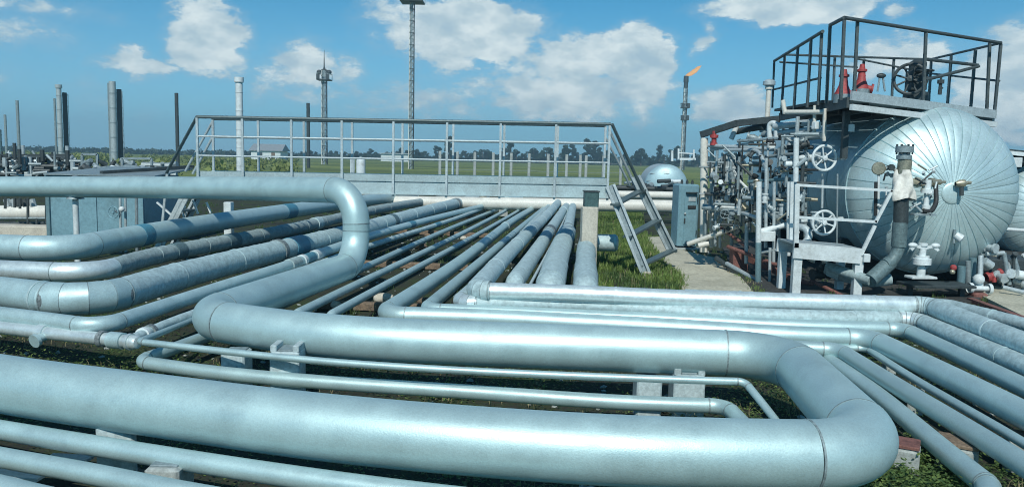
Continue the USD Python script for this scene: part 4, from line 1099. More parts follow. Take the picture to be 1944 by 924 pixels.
# horizontals and diagonals
for (x0_, y0_, x1_, y1_, d0, d1, r_, m) in ((1352, 284, 1430, 272, 15.4, 14.6, .03, WHITE), (1345, 276, 1470, 284, 15.4, 14.2, .035, STEEL_L), (1400, 268, 1500, 262, 14.8, 14, .03, STEEL_G), (1430, 300, 1530, 290, 14.4, 13.4, .03, STEEL_G),
                                          (1490, 311, 1531, 311, 13.2, 13.2, .045, WHITE), (1480, 325, 1560, 322, 13.6, 13.2, .02, BRASS), (1402, 232, 1388, 264, 15.3, 15.3, .05, WHITE), (1366, 302, 1350, 345, 15.2, 15.2, .045, WHITE), (1403, 292, 1417, 330, 15, 15, .03, STEEL_L), (1438, 290, 1456, 325, 14.6, 14, .03, STEEL_L),
                                          (1306, 463, 1402, 430, 15.2, 14.6, .045, CREAM), (1325, 466, 1345, 462, 15, 15, .05, CREAM), (1334, 392, 1398, 402, 15, 14.6, .06, STEEL_G), (1396, 400, 1440, 414, 14.6, 13.4, .035, STEEL_L), (1440, 440, 1500, 425, 13.5, 13.5, .05, WHITE), (1365, 430, 1420, 470, 15, 14.2, .03, RUST),
                                          (1382, 468, 1520, 520, 14.6, 12.9, .035, RUST), (1380, 500, 1470, 552, 14.6, 12.8, .04, WHITE), (1360, 490, 1385, 508, 15, 14.6, .05, STEEL_D), (1490, 213, 1566, 213, 14, 13.4, .04, CREAM), (1490, 216, 1486, 190, 14, 14, .04, CREAM), (1470, 240, 1545, 232, 14.4, 13.8, .06, WHITE), (1478, 252, 1540, 246, 14.4, 13.8, .045, STEEL_L),
                                          (1500, 265, 1560, 258, 14, 13.4, .05, STEEL_L), (1448, 256, 1500, 250, 14.8, 14.2, .05, STEEL_G), (1396, 250, 1450, 240, 15.4, 14.8, .06, STEEL_D), (1440, 480, 1500, 470, 13.6, 13.4, .03, STEEL_G), (1500, 300, 1600, 300, 13.4, 13.3, .035, WHITE), (1520, 420, 1600, 415, 13.2, 13.2, .035, STEEL_L), (1420, 345, 1500, 340, 14, 13.4, .03, TEAL), (1410, 375, 1500, 380, 14, 13.6, .035, STEEL_G)):
    pw.part('cross_pipe', tube(P(x0_, y0_, d0), P(x1_, y1_, d1), r_, 12), STEEL_L if (m == WHITE and y0_ not in (311, 232, 440)) else m)
clamp_line(pw, 'bent_pipe', [P(1461, 266, 14.5), P(1461, 234, 14.5), P(1474, 234, 14.4), P(1474, 262, 14.4)], .05, WHITE)
clamp_line(pw, 'bent_pipe', [P(1376, 285, 15), P(1440, 285, 14.2), P(1456, 320, 13.8), P(1455, 360, 13.6)], .035, STEEL_L)
clamp_line(pw, 'bent_pipe', [P(1505, 430, 13.2), P(1530, 432, 13), P(1538, 450, 12.9), P(1520, 470, 12.9)], .06, STEEL_L)
pw.part('junction_box', chbox(P(1463, 274, 14.3), (.14, .12, .12), .01), WHITE)
pw.part('junction_box', chbox(P(1456, 448, 13.4), (.26, .12, .16), .01), WHITE)
pw.part('top_beam', [bar(P(1331, 256, 15.5), P(1400, 234, 15.0), .08, .12), bar(P(1400, 234, 15), P(1480, 226, 14.6), .08, .12)], STEEL_D)
for (x, y, d, s, m) in ((1380, 330, 15, .10, STEEL_L), (1390, 300, 15.1, .10, STEEL_L), (1376, 365, 15, .11, STEEL_L), (1392, 380, 14.9, .10, STEEL_D), (1372, 402, 14.9, .09, STEEL_L), (1404, 398, 14.7, .1, STEEL_L), (1430, 262, 14.8, .12, STEEL_G), (1490, 370, 13.6, .1, STEEL_G), (1485, 398, 13.6, .1, STEEL_L), (1452, 376, 13.5, .08, WHITE), (1500, 275, 13.9, .1, STEEL_L), (1478, 290, 14, .09, STEEL_D), (1525, 275, 13.5, .09, STEEL_D), (1452, 238, 14.9, .13, STEEL_G), (1415, 360, 14.6, .08, STEEL_G), (1460, 310, 14, .08, STEEL_D), (1385, 415, 14.8, .09, BRASS), (1520, 240, 14, .09, STEEL_D)):
    ax_ = rng.normal(size=3) * (1, .6, .5)
    pw.part('fitting', lathe([(-s, 0), (-s, s * .7), (-s * .7, s * .7), (-s * .7, s * .4), (0, s * .6), (s * .7, s * .4), (s * .7, s * .7), (s, s * .7), (s, 0)], P(x, y, d), ax_ if x % 3 else (0, 0, 1), 14), m)
cr = np.random.default_rng(33)
CM = [STEEL_D, STEEL_D, STEEL_G, STEEL_G, STEEL_L, STEEL_D, WHITE, BRASS, BLACK]
for i in range(120):
    x = cr.uniform(1345, 1535); y = cr.uniform(245 if x > 1440 else 285, 430); d = 15.2 - (x - 1345) / 190 * 1.8 + cr.uniform(-.5, .3)
    a = P(x, y, d); L_ = cr.uniform(.15, .6)
    v = [np.array([0, 0, L_]), np.array([L_ * .8, -L_ * .4, 0]), np.array([L_ * .5, -.1, L_ * .5 * cr.choice([-1, 1])])][int(cr.choice(3, p=[.45, .35, .2]))]
    pw.part('small_pipe', tube(a - v / 2, a + v / 2, cr.uniform(.014, .035), 8), CM[int(cr.integers(9))])
for i in range(46):
    x = cr.uniform(1350, 1532); y = cr.uniform(250 if x > 1440 else 290, 440); d = 15.0 - (x - 1345) / 190 * 1.8 + cr.uniform(-.5, .3)
    s_ = cr.uniform(.045, .09)
    pw.part('fitting', lathe([(-s_, 0), (-s_, s_ * .75), (-s_ * .7, s_ * .75), (-s_ * .7, s_ * .4), (0, s_ * .6), (s_ * .7, s_ * .4), (s_ * .7, s_ * .75), (s_, s_ * .75), (s_, 0)], P(x, y, d), cr.normal(size=3) * (1, .7, 1.2), 10), CM[int(cr.integers(9))])
for i in range(9):
    x, y = cr.uniform(1360, 1500), cr.uniform(300, 425)
    handwheel(pw, P(x, y, 14.6 - (x - 1360) / 140), cr.normal(size=3) * (.6, .2, .3) + (0, -1, 0), cr.uniform(.06, .1), CM[int(cr.integers(7))], 4)
for k, x in enumerate((1372, 1380, 1388, 1396)):
    pw.part('instrument_tube', tube(P(x, 290, 15), P(x - 1, 318, 15), .03, 10), STEEL_L)
pw.part('instrument_body', lathe([(0, .14), (.25, .15), (.3, .1), (.42, .09), (.42, 0)], P(1384, 345, 15), ga, 16), STEEL_L)
pw.part('skid_beam', bar(P(1386, 512, 14.5), P(1500, 572, 12.3), .12, .12), STEEL_D)
pw.part('skid_beam', bar(P(1400, 480, 14.8), P(1540, 545, 12.9), .1, .1), RUST)
pw.part('base_block', [chbox(G(1402, 500, 14.6) + (0, 0, .22), (.28, .3, .44), .02)], RUST)
pw.part('red_valve', lathe([(0, .07), (.05, .07), (.05, .05), (.14, .05), (.14, .08), (.2, .08), (.2, .04), (.27, .04), (.27, 0)], P(1355, 276, 15.3), ga, 14), RED)
valve('handwheel_valve', 'white handwheel valve left of the tank, upper one above the landing rail', P(1548, 300, 13.35), (1, .1, 0), (.12, -1, 0), .17, STEEL_L, .20)
valve('handwheel_valve', 'white handwheel valve behind the landing rail, lower one', P(1548, 420, 13.0), (0, .1, 1), (.12, -1, 0), .16, STEEL_L, .19)
valve('flanged_valve', 'small grey flanged valve right of the upper handwheel', P(1598, 300, 13.3), (1, 0, 0), (0, -.2, 1), .07, WHITE)
valve('flanged_valve', 'squat white flanged valve left of the upper handwheel', P(1524, 300, 13.4), (1, 0, 0), (0, 0, -1), .1, WHITE)
valve('flanged_valve', 'grey flanged valve beneath the landing beside the tank', P(1558, 520, 12.6), (1, .3, 0), (0, -.3, 1), .16, STEEL_D)
ug = Thing('ground_pipe', 'dark and clad pipe on the ground beneath the landing', 'pipe', G(1600, 540, 12.3))
clamp_line(ug, 'pipe_run', [P(1570, 510, 12.5), P(1600, 524, 12.3), P(1650, 535, 12.1), P(1690, 530, 12.1)], .09, LAGGED_D, 2, 18)
ug.part('clad_section', tube(P(1576, 512, 12.45), P(1598, 522, 12.3), .11, 18), SILVER_B)
ug.part('rusty_pipe', tube(P(1540, 532, 12.6), P(1600, 562, 12.0), .03, 10), RUST)
for x, y, d, l_ in ((1550, 238, 13.5, 'white square lug on the tank shell below the platform, left one'), (1613, 243, 12.95, 'white square lug on the tank shell below the platform, right one')):
    single('lifting_lug', chbox(P(x, y, d), (.13, .1, .12), .01, .4), WHITE, l_, 'lug')

# clutter between the two tanks
rk = Thing('valve_group', 'cluster of white pipes and a red valve between the two tanks', 'valves', G(1880, 545, 12.6))
for (x0_, y0_, x1_, y1_, d0, d1, r_, m) in ((1862, 485, 1860, 545, 12.4, 12.3, .04, STEEL_L), (1856, 525, 1858, 548, 12.3, 12.3, .07, WHITE), (1906, 480, 1916, 540, 12.8, 12.8, .035, STEEL_G), (1872, 482, 1906, 480, 12.8, 12.8, .035, STEEL_L), (1868, 495, 1882, 505, 12.6, 12.6, .07, STEEL_L),
                                          (1826, 505, 1824, 540, 12.4, 12.4, .06, TEAL), (1848, 490, 1846, 540, 12.6, 12.6, .05, TEAL), (1838, 495, 1838, 540, 12.6, 12.6, .04, STEEL_G), (1905, 545, 1944, 555, 12.4, 12.2, .035, STEEL_L), (1910, 500, 1925, 530, 12.9, 12.9, .05, STEEL_L), (1925, 490, 1935, 525, 12.9, 12.9, .04, STEEL_G), (1895, 500, 1944, 500, 13.4, 13.4, .06, STEEL_D), (1930, 520, 1950, 524, 12.7, 12.7, .07, WHITE)):
    rk.part('pipe', tube(P(x0_, y0_, d0), P(x1_, y1_, d1), r_, 12), m)
rk.part('tee', [ball(P(1858, 530, 12.25), .085, 2), tube(P(1842, 546, 12.2), P(1878, 548, 12.2), .04, 12), lathe([(-.025, .08), (.025, .08), (.025, 0)], P(1842, 546, 12.2), (1, 0, 0), 14), lathe([(-.025, .08), (.025, .08), (.025, 0)], P(1878, 548, 12.2), (1, 0, 0), 14)], WHITE)
rk.part('footing', chbox(P(1856, 562, 12.2), (.22, .2, .12), .02), RUST)
rk.part('red_valve', [lathe([(-.13, .04), (-.13, .08), (-.08, .08), (-.06, .055), (.06, .055), (.08, .08), (.13, .08), (.13, 0)], P(1887, 522, 12.9), (1, 0, .35), 14), lathe([(0, .05), (.12, .04), (.12, 0)], P(1887, 522, 12.9), (0, -.2, -1), 12)], RED)
rk.part('red_cock', ball(P(1810, 508, 12.2), .05, 2), RED)
rk.part('brass_cock', ball(P(1808, 516, 12.15), .04, 2), BRASS)
for (x, y) in ((1880, 470), (1912, 520), (1934, 535), (1900, 525)):
    rk.part('fitting', lathe([(-.1, 0), (-.1, .08), (-.06, .08), (-.05, .05), (.05, .05), (.06, .08), (.1, .08), (.1, 0)], P(x, y, 12.8), rng.normal(size=3), 12), STEEL_L)
for a, s_, ax_, m_ in MORE:
    rk.part('fitting', lathe([(-s_, 0), (-s_, s_ * .8), (-s_ * .6, s_ * .8), (-s_ * .6, s_ * .5), (s_ * .6, s_ * .5), (s_ * .6, s_ * .8), (s_, s_ * .8), (s_, 0)], a, ax_, 10), m_)
    if s_ > .05: rk.part('small_pipe', tube(a, (a[0], a[1], .03), .022, 8), m_)
rk.part('skid', chbox(P(1915, 530, 13.6) * (1, 1, 0) + (0, 0, .25), (1.6, .8, .5), .02), STEEL_D)
pb = Thing('platform', 'white edged platform over the second tank at the right edge', 'platform', (c2_[0], c2_[1], 0))
a, b = atd(1878, 286, 18.6), atd(2120, 312, 19.0)
pb.part('edge_beam', bar(a, b, .06, .09), WHITE)
pb.part('deck', trimesh.convex.convex_hull(np.array([a + (0, .04, .05), b + (0, .04, .05), b + (0, 3, .05), a + (0, 3, .05), a + (0, .04, .09), b + (0, .04, .09), b + (0, 3, .09), a + (0, 3, .09)])), STEEL_D)
pb.part('under_beam', bar(a + (.1, .3, -.12), b + (0, .3, -.12), .1, .14), STEEL_D)
pb.part('junction_box', chbox(atd(1926, 308, 18.6), (.26, .18, .22), .01), WHITE)
pb.part('hanging_lamp', ball(atd(1914, 307, 18.6), .09, 2), BLACK)
pb.part('leg', bar(atd(1900, 296, 18.9), atd(1900, 330, 18.9), .1, .1, (0, 1, 0)), TEAL)
pb.part('leg', bar(atd(2050, 310, 19.1), atd(2050, 340, 19.1), .1, .1, (0, 1, 0)), TEAL)
pb.part('rail', tube(atd(1898, 434, 17.6), atd(2080, 447, 17.6), .04, 10), WHITE)
# ---------------------------------------------------------------- left side: shed, post, small valve, plant
sx0, sx1 = atd(95, 400, 16.5)[0], atd(272, 400, 16.5)[0]
sz = atd(190, 334, 16.5)[2]
sh = Thing('metal_shed', 'low blue sheet-metal housing with a flat roof under the high pipe', 'shed', ((sx0 + sx1) / 2, 17.4, 0))
npan = 4
for i in range(npan):
    a, b = sx0 + (sx1 - sx0) * i / npan, sx0 + (sx1 - sx0) * (i + 1) / npan
    sh.part('wall_panel', chbox(((a + b) / 2, 16.52, sz / 2), (b - a - .012, .03, sz), .005), BLUE)
sh.part('wall_panel', chbox((sx0 + .02, 17.4, sz / 2), (.03, 1.7, sz), .005), BLUE)
sh.part('wall_panel', chbox((sx1 - .02, 17.4, sz / 2), (.03, 1.7, sz), .005), BLUE)
sh.part('wall_panel', chbox(((sx0 + sx1) / 2, 18.28, sz / 2), (sx1 - sx0, .03, sz), .005), BLUE)
sh.part('corner_post', chbox((sx0 - .03, 16.5, sz / 2), (.08, .08, sz), .008), TEAL)
sh.part('roof', trimesh.convex.convex_hull(np.array([(sx0 - .05, 16.4, sz), (sx1 + .3, 16.4, sz), (sx1 + .25, 18.5, sz + .13), (sx0 + .3, 18.5, sz + .13), (sx0 - .05, 16.4, sz + .03), (sx1 + .3, 16.4, sz + .03), (sx1 + .25, 18.5, sz + .16), (sx0 + .3, 18.5, sz + .16)])), STEEL_G)
sh.part('roof_edge', bar((sx1 - .9, 16.6, sz + .07), (sx1 + .28, 18.4, sz + .2), .12, .06), STEEL_D)
ps = Thing('pipe_stand', 'slim white post with a strap carrying the high pipe at left', 'post', atd(143, 440, 14.0) * (1, 1, 0))
q = atd(143, 372, 14.0)
ps.part('post', tube(q - (0, 0, .02), (q[0], q[1], 0), .05, 16), WHITE)
ps.part('strap', ring(atd(143, 356, 14.02), (1, -.33, 0), .195, .014, 28, 6), STEEL_L)
ps.part('bracket', [lathe([(0, .15), (.06, .11), (.06, 0)], q - (0, 0, .05), (0, 0, 1), 14)], STEEL_G)
vv = Thing('wheel_valve', 'small valve with a blue handwheel and white knob before the blue housing', 'valve', atd(225, 440, 15.4) * (1, 1, 0))
handwheel(vv, atd(215, 403, 15.4), (-.2, -1, 0), .11, BLUE, 4)
vv.part('knob', ball(atd(231, 397, 15.3), .055, 2), WHITE)
for x in (228, 238):
    vv.part('pipe', tube(atd(x, 376, 15.45), G(x, 440, 15.45), .025, 10), STEEL_L)
vv.part('pipe', tube(atd(259, 374, 15.6), G(259, 440, 15.6), .03, 10), STEEL_G)
vv.part('body', tube(atd(215, 403, 15.5), atd(231, 400, 15.45), .03, 10), STEEL_G)

rk2 = Thing('pipe_rack', 'dark tangled pipe rack behind the high pipe at the far left', 'pipe rack', atd(60, 330, 33) * (1, 1, 0))
RD = 33.0
for x in (4, 30, 62, 95, 128):
    rk2.part('post', bar(atd(x, 298, RD), G(x, 340, RD), .16, .16, (0, 1, 0)), STEEL_G)
for y in (299, 305, 313, 322, 330):
    rk2.part('pipe_run', tube(atd(-80, y, RD + rng.uniform(-.6, .6)), atd(136 if y > 300 else 128, y + rng.uniform(-1, 1), RD + rng.uniform(-.6, .6)), rng.uniform(.04, .1), 10), [STEEL_D, STEEL_G, STEEL_L][int(rng.integers(3))])
rk2.part('top_beam', bar(atd(-80, 298, RD), atd(132, 297, RD), .2, .2), STEEL_D)
for i in range(150):
    x, y = rng.uniform(0, 140), rng.uniform(299, 336)
    d = RD + rng.uniform(-1.5, 1.5)
    a = atd(x, y, d); k = rng.choice(3)
    v = [np.array([0, 0, rng.uniform(.2, .7)]), np.array([rng.uniform(.2, .8), .1, 0]), rng.normal(size=3) * .25][k]
    rk2.part('fitting', tube(a, a + v, rng.uniform(.03, .09), 8), [STEEL_D, STEEL_G, STEEL_L, WHITE, RUST][int(rng.choice(5, p=[.46, .28, .15, .05, .06]))])
for j, (x0, x1, l_) in enumerate(((146, 215, 'low grey pumps and pipes behind the housing, left group'), (222, 318, 'low grey pumps and pipes behind the housing, right group'))):
    g_ = Thing('pump_set', l_, 'pumps', atd((x0 + x1) / 2, 330, 30) * (1, 1, 0))
    for i in range(5):
        x = x0 + (x1 - x0) * (i + .5) / 5
        y = rng.uniform(306, 316)
        g_.part('upright_pipe', tube(atd(x, y, 30 + rng.uniform(-1, 1)), G(x, 340, 30), rng.uniform(.05, .12), 10), [STEEL_D, STEEL_G, STEEL_L][i % 3])
    for i in range(16):
        x, y = rng.uniform(x0, x1), rng.uniform(310, 334)
        a = atd(x, y, 30 + rng.uniform(-1, 1)); v = rng.normal(size=3) * (.5, .2, .15)
        g_.part('fitting', tube(a, a + v, rng.uniform(.05, .14), 8), [STEEL_D, STEEL_G, STEEL_L, WHITE][int(rng.integers(4))])
    g_.part('casing', lathe([(-.4, 0), (-.4, .2), (.3, .24), (.5, .1), (.5, 0)], atd((x0 + x1) / 2 + 8, 328, 30), (1, .2, .1), 18), STEEL_G)
    g_.part('frame', [bar(atd(x0 + 10, 293 + 8 * j, 30), atd(x0 + 10, 336, 30), .08, .08, (0, 1, 0)), bar(atd(x1 - 30, 293 + 8 * j, 30), atd(x1 - 30, 336, 30), .08, .08, (0, 1, 0)), bar(atd(x0 + 10, 293 + 8 * j, 30), atd(x1 - 30, 293 + 8 * j, 30), .08, .08)], STEEL_G)
gr = Thing('small_pipes', 'thin dark upright pipes and rail over the low white pipe at left', 'pipes', atd(50, 430, 18) * (1, 1, 0))
for x, y0, y1 in ((53, 376, 440), (88, 376, 440), (70, 414, 440), (10, 376, 396), (28, 376, 394), (38, 376, 396)):
    gr.part('upright', tube(atd(x, y0, 17.8), atd(x, y1, 17.8), .03, 8), STEEL_D)
gr.part('rail', tube(atd(-40, 414, 17.8), atd(92, 414, 17.8), .025, 8), STEEL_G)
for x in (12, 24, 34, 46, 60):
    gr.part('fitting', tube(atd(x, 378, 18), atd(x + 4, 392, 18), .07, 8), STEEL_D if x % 3 else STEEL_L)
c = atd(40, 433, 17.5)
single('pale_slab', chbox((c[0], c[1], .14), (2.6, .5, .28), .02), CONC_W, 'pale concrete slab on the ground below the low white pipe', 'slab')

# ---------------------------------------------------------------- stacks and masts
def stack(name, label, px, top, wpx, d, m, capped=True, ladder=False, group=None, dark=None):
    b = G(px, 320, d); zt = atd(px, top, d)[2]; r = wpx * d / FPX / 2
    t = Thing(name, label, 'chimney', b, group)
    t.part('shaft', lathe([(0, r * 1.02), (zt - r * 1.4, r), (zt - r * 1.4, r * (1.35 if capped else 1)), (zt, r * (1.35 if capped else 1)), (zt, r * .8), (zt - .2, 0)], b, ga, 18), m)
    for k in np.arange(.18, .95, .17):
        t.part('band', sweep([b + (0, 0, zt * k), b + (0, 0, zt * k + r * .25)], r * 1.10, 16), dark or m)
    if ladder:
        for s in (-.1, .1):
            t.part('ladder_rail', bar(b + (r + .1, s, .1), b + (r + .1, s, zt * .98), .03, .03, (0, 1, 0)), STEEL_G)
        for k in range(int(zt / .6)):
            t.part('rung', tube(b + (r + .1, -.1, .4 + .6 * k), b + (r + .1, .1, .4 + .6 * k), .03, 5), STEEL_G)
    return t


stack('chimney', 'tall white chimney behind the left part of the footbridge', 456, 147, 13, 48, WHITE)
stack('chimney', 'silver chimney of the left twin pair, taller and lighter one', 117, 161, 9, 85, STEEL_L, dark=STEEL_G)
stack('chimney', 'dark chimney of the left twin pair, shorter one', 127.5, 176, 8, 86, STEEL_D, False, True)
stack('chimney', 'thin chimney close to the left twin pair', 108.5, 187, 4, 87, STEEL_G, False)
stack('chimney', 'silver chimney of the right twin pair, taller and lighter one', 218, 155, 12, 85, STEEL_L, False, dark=STEEL_G)
stack('chimney', 'dark chimney of the right twin pair, shorter one', 230, 170, 9, 86, STEEL_D, False, True)
stack('chimney', 'thin grey chimney on the left side of the right twin pair', 211, 158, 4.5, 86.5, STEEL_G, False)
stack('chimney', 'slender black chimney left of the footbridge stair', 338, 177, 6.5, 70, STEEL_D, False)
stack('chimney', 'thin grey chimney at the left, taller of the three', 38, 191, 5.5, 75, STEEL_G, False)
stack('chimney', 'thin grey chimney at the left, shorter of the middle two', 14, 218, 4.5, 76, STEEL_G, False)
stack('chimney', 'grey column cut by the left edge of the picture', 2, 246, 7, 70, TEAL, False)
stack('chimney', 'thin black chimney just left of the platformed mast', 585.5, 196, 6.5, 110, STEEL_D, False)


def mast(name, label, px, px_base, ytop, wpx, d, plat, flare=False, catg='mast'):
    b = G(px_base, 320, d); zt = atd(px, ytop, d)[2]; w = wpx * d / FPX / 2
    t = Thing(name, label, catg, b)
    for sx in (-1, 1):
        for sy in (-1, 1):
            t.part('leg', bar(b + (sx * w, sy * w, 0), b + (sx * w * .85, sy * w * .85, zt), .10 * d / 120, .10 * d / 120, (0, 1, 0)), CREAM if sx < 0 else STEEL_D)  # left legs pale, right legs dark: light from the left painted into colour
    nseg = int(zt / (2.0 * w * 1.25))
    for k in range(nseg):
        z0, z1 = zt * k / nseg, zt * (k + 1) / nseg
        ms = []
        for s in (-1, 1):
            ms += [bar(b + (-w, s * w, z0), b + (w, s * w, z1), .06 * d / 120, .06 * d / 120), bar(b + (s * w, -w, z0), b + (s * w, w, z1), .06 * d / 120, .06 * d / 120), bar(b + (-w, s * w, z1), b + (w, s * w, z1), .07 * d / 120, .07 * d / 120), bar(b + (s * w, -w, z1), b + (s * w, w, z1), .07 * d / 120, .07 * d / 120)]
        t.part('lattice_panel', ms, STEEL_G if k % 2 else STEEL_D)
    t.part('ladder', bar(b + (0, -w * .9, 0), b + (0, -w * .9, zt), w * .8, .04), STEEL_G)
    for (yp, wp) in plat:
        z = atd(px, yp, d)[2]; W_ = wp * d / FPX / 2
        t.part('platform', [chbox(b + (0, 0, z), (2 * W_, 2 * W_, .22), .02)], STEEL_D)
        t.part('platform_rail', [bar(b + (sx * W_, sy * W_, z), b + (sx * W_, sy * W_, z + 1.1), .08, .08, (0, 1, 0)) for sx in (-1, 1) for sy in (-1, 1)] + [bar(b + (-W_, s * W_, z + 1.1), b + (W_, s * W_, z + 1.1), .08, .08) for s in (-1, 1)] + [bar(b + (s * W_, -W_, z + 1.1), b + (s * W_, W_, z + 1.1), .08, .08) for s in (-1, 1)], STEEL_G)
        for k in (-.75, .75):
            t.part('floodlight', chbox(b + (W_ * k, -W_ * .9, z + .5), (.4 * d / 120, .4 * d / 120, .7 * d / 120), .03), STEEL_D)
    t.top = b + (0, 0, zt); t.w = w
    return t


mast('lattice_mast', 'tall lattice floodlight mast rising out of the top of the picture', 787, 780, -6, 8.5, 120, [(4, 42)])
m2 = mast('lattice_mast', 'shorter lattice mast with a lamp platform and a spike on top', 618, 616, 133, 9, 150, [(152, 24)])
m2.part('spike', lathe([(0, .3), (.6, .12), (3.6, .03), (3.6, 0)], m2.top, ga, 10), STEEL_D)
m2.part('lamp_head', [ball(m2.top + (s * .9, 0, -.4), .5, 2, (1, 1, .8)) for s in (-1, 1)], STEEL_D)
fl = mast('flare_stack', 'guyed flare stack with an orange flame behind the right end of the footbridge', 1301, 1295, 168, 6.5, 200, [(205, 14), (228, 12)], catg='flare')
fl.part('flare_tip', lathe([(0, .55), (1.5, .5), (1.5, .65), (3.0, .6), (3.0, 0)], fl.top, ga, 14), STEEL_D)
fb_ = fl.top + (0, 0, 2.9)
pts = np.array([fb_ + (x * .9, 0, z) for x, z in ((0, 0), (.7, .5), (1.6, 1.0), (2.5, 1.5), (3.4, 2.3), (4.0, 2.7))])
s_ = np.linspace(0, 1, 22)
pp = np.stack([np.interp(s_ * 5, range(6), pts[:, k]) for k in range(3)], 1)
rad = np.array([.28, .46, .5, .44, .3, .05])
wob = (meshkit.fbm(np.stack([np.repeat(s_[:, None] * 6, 16, 1), np.tile(np.cos(np.linspace(0, 6.28, 16)), (22, 1)), np.tile(np.sin(np.linspace(0, 6.28, 16)), (22, 1))], -1), 3, 2) - .5) * .9
fl.part('flame', sweep(pp, np.interp(s_ * 5, range(6), rad), 16, True, wob), FLAME, True)

# ---------------------------------------------------------------- far white tank by the flare
ft = Thing('storage_tank', 'pale domed storage tank seen beyond the stair and the blue cabinet', 'tank', G(1265, 350, 45))
fc = atd(1264, 352, 45)
R_ = 40 * 45 / FPX
ft.part('shell', sweep([fc + (0, 0, 0), fc + (.5, 5, 0)], R_, 40), STEEL_L)
ft.part('head', lathe([(R_ * .42 * math.cos(x), R_ * math.sin(x)) for x in np.linspace(0, math.pi / 2, 10)], fc, (-.1, -1, 0), 40), CLAD_D)
for k in (-.5, -.15, .2, .55):
    ft.part('head_seam', sweep([fc + (-R_ * math.cos(math.asin(k)) * .97, -R_ * .12, R_ * k), fc + (0, -R_ * .44 * math.cos(math.asin(k)), R_ * k), fc + (R_ * math.cos(math.asin(k)) * .97, -R_ * .12, R_ * k)], .02, 6), STEEL_G)
ft.part('saddle', chbox((fc[0], fc[1] + 1, fc[2] / 2 - .3), (R_ * 1.6, .6, fc[2] - .2), .03), CONC)
ft.part('top_walkway', [bar(atd(1288, 302, 46), atd(1318, 302, 46), .8, .12)], WHITE)
ft.part('walkway_rail', [bar(atd(1288, 302, 45.6), atd(1288, 282, 45.6), .09, .09, (0, 1, 0)), bar(atd(1317, 302, 45.6), atd(1317, 284, 45.6), .09, .09, (0, 1, 0)), bar(atd(1288, 290, 45.6), atd(1317, 292, 45.6), .06, .06)], WHITE)
ft.part('vent', tube(atd(1276, 306, 45.5), atd(1276, 286, 45.5), .07, 10), WHITE)
lw = Thing('low_pipes', 'low dark pipes and fittings running behind the stair towards the cabinet', 'pipes', atd(1240, 360, 30) * (1, 1, 0))
for i in range(14):
    x, y = rng.uniform(1175, 1285), rng.uniform(344, 362)
    a = atd(x, y, 29 + rng.uniform(-1, 1))
    lw.part('fitting', tube(a, a + (rng.uniform(.1, .6), .1, rng.uniform(-.1, .1)), rng.uniform(.05, .11), 8), [STEEL_D, STEEL_G, WHITE, STEEL_D][i % 4])
lw.part('pipe_run', tube(atd(1170, 356, 29), atd(1285, 360, 29), .1, 12), STEEL_D)
for px in (669, 685):
    c = atd(px, 322, 60)
    t = Thing('small_tank', 'small white domed tank beyond the footbridge, left of its twin' if px == 669 else 'small white domed tank beyond the footbridge, right of its twin', 'tank', (c[0], c[1], 0))
    w_ = (9 if px == 669 else 17) * 60 / FPX / 2
    ht = atd(px, 299, 60)[2]
    t.part('body', lathe([(0, w_), (ht - w_ * .8, w_), (ht - w_ * .3, w_ * .85), (ht - .05, w_ * .4), (ht, 0)], (c[0], c[1], 0), ga, 22), WHITE)
    t.part('hatch', lathe([(0, .12), (.12, .12), (.12, 0)], (c[0], c[1], ht - .03), ga, 10), STEEL_G)
hs = Thing('low_house', 'low grey-roofed house among the far fields', 'house', G(512, 300, 220))
hx = G(512, 300, 220)
hs.part('wall', chbox(hx + (0, 0, 1.2), (8, 7, 2.4), .05), WHITE)
hs.part('roof', trimesh.convex.convex_hull(np.array([hx + q for q in ((-4.6, -4, 2.4), (4.6, -4, 2.4), (4.6, 4, 2.4), (-4.6, 4, 2.4), (-4.4, 0, 4.3), (4.4, 0, 4.3))])), ROOFT)
hs.part('window', chbox(hx + (-1.5, -3.52, 1.4), (1.2, .05, 1.1), .01), STEEL_D)
hs.part('door', chbox(hx + (2, -3.52, 1.0), (1.0, .05, 2.0), .01), BROWN)
s2 = Thing('low_house', 'small pale shed at the foot of the far trees right of the tall mast', 'house', G(752, 303, 260))
hx = G(752, 303, 260)
s2.part('wall', chbox(hx + (0, 0, 1.2), (9, 6, 2.4), .05), WHITE)
s2.part('roof', chbox(hx + (0, 0, 2.55), (10, 7, .25), .02), STEEL_L)

# concrete fence posts behind the bridge
fn = Thing('post_fence', 'row of pale concrete fence posts with wires beyond the footbridge', 'fence', G(960, 330, 50))
xs = [835, 868, 901, 936, 970, 1004, 1040, 1075, 1101, 1112, 1145, 1178]
for i, x in enumerate(xs):
    b = G(x, 330, 50); zt = atd(x, 287 + i * .9, 50)[2]
    fn.part('post', chbox(b + (0, 0, zt / 2), (.17, .14, zt), .02), CONC)
for z in (.6, 1.2, 1.8):
    fn.part('wire', tube(G(835, 330, 50) + (0, 0, z), G(1178, 330, 50) + (0, 0, z), .012, 5), STEEL_G)

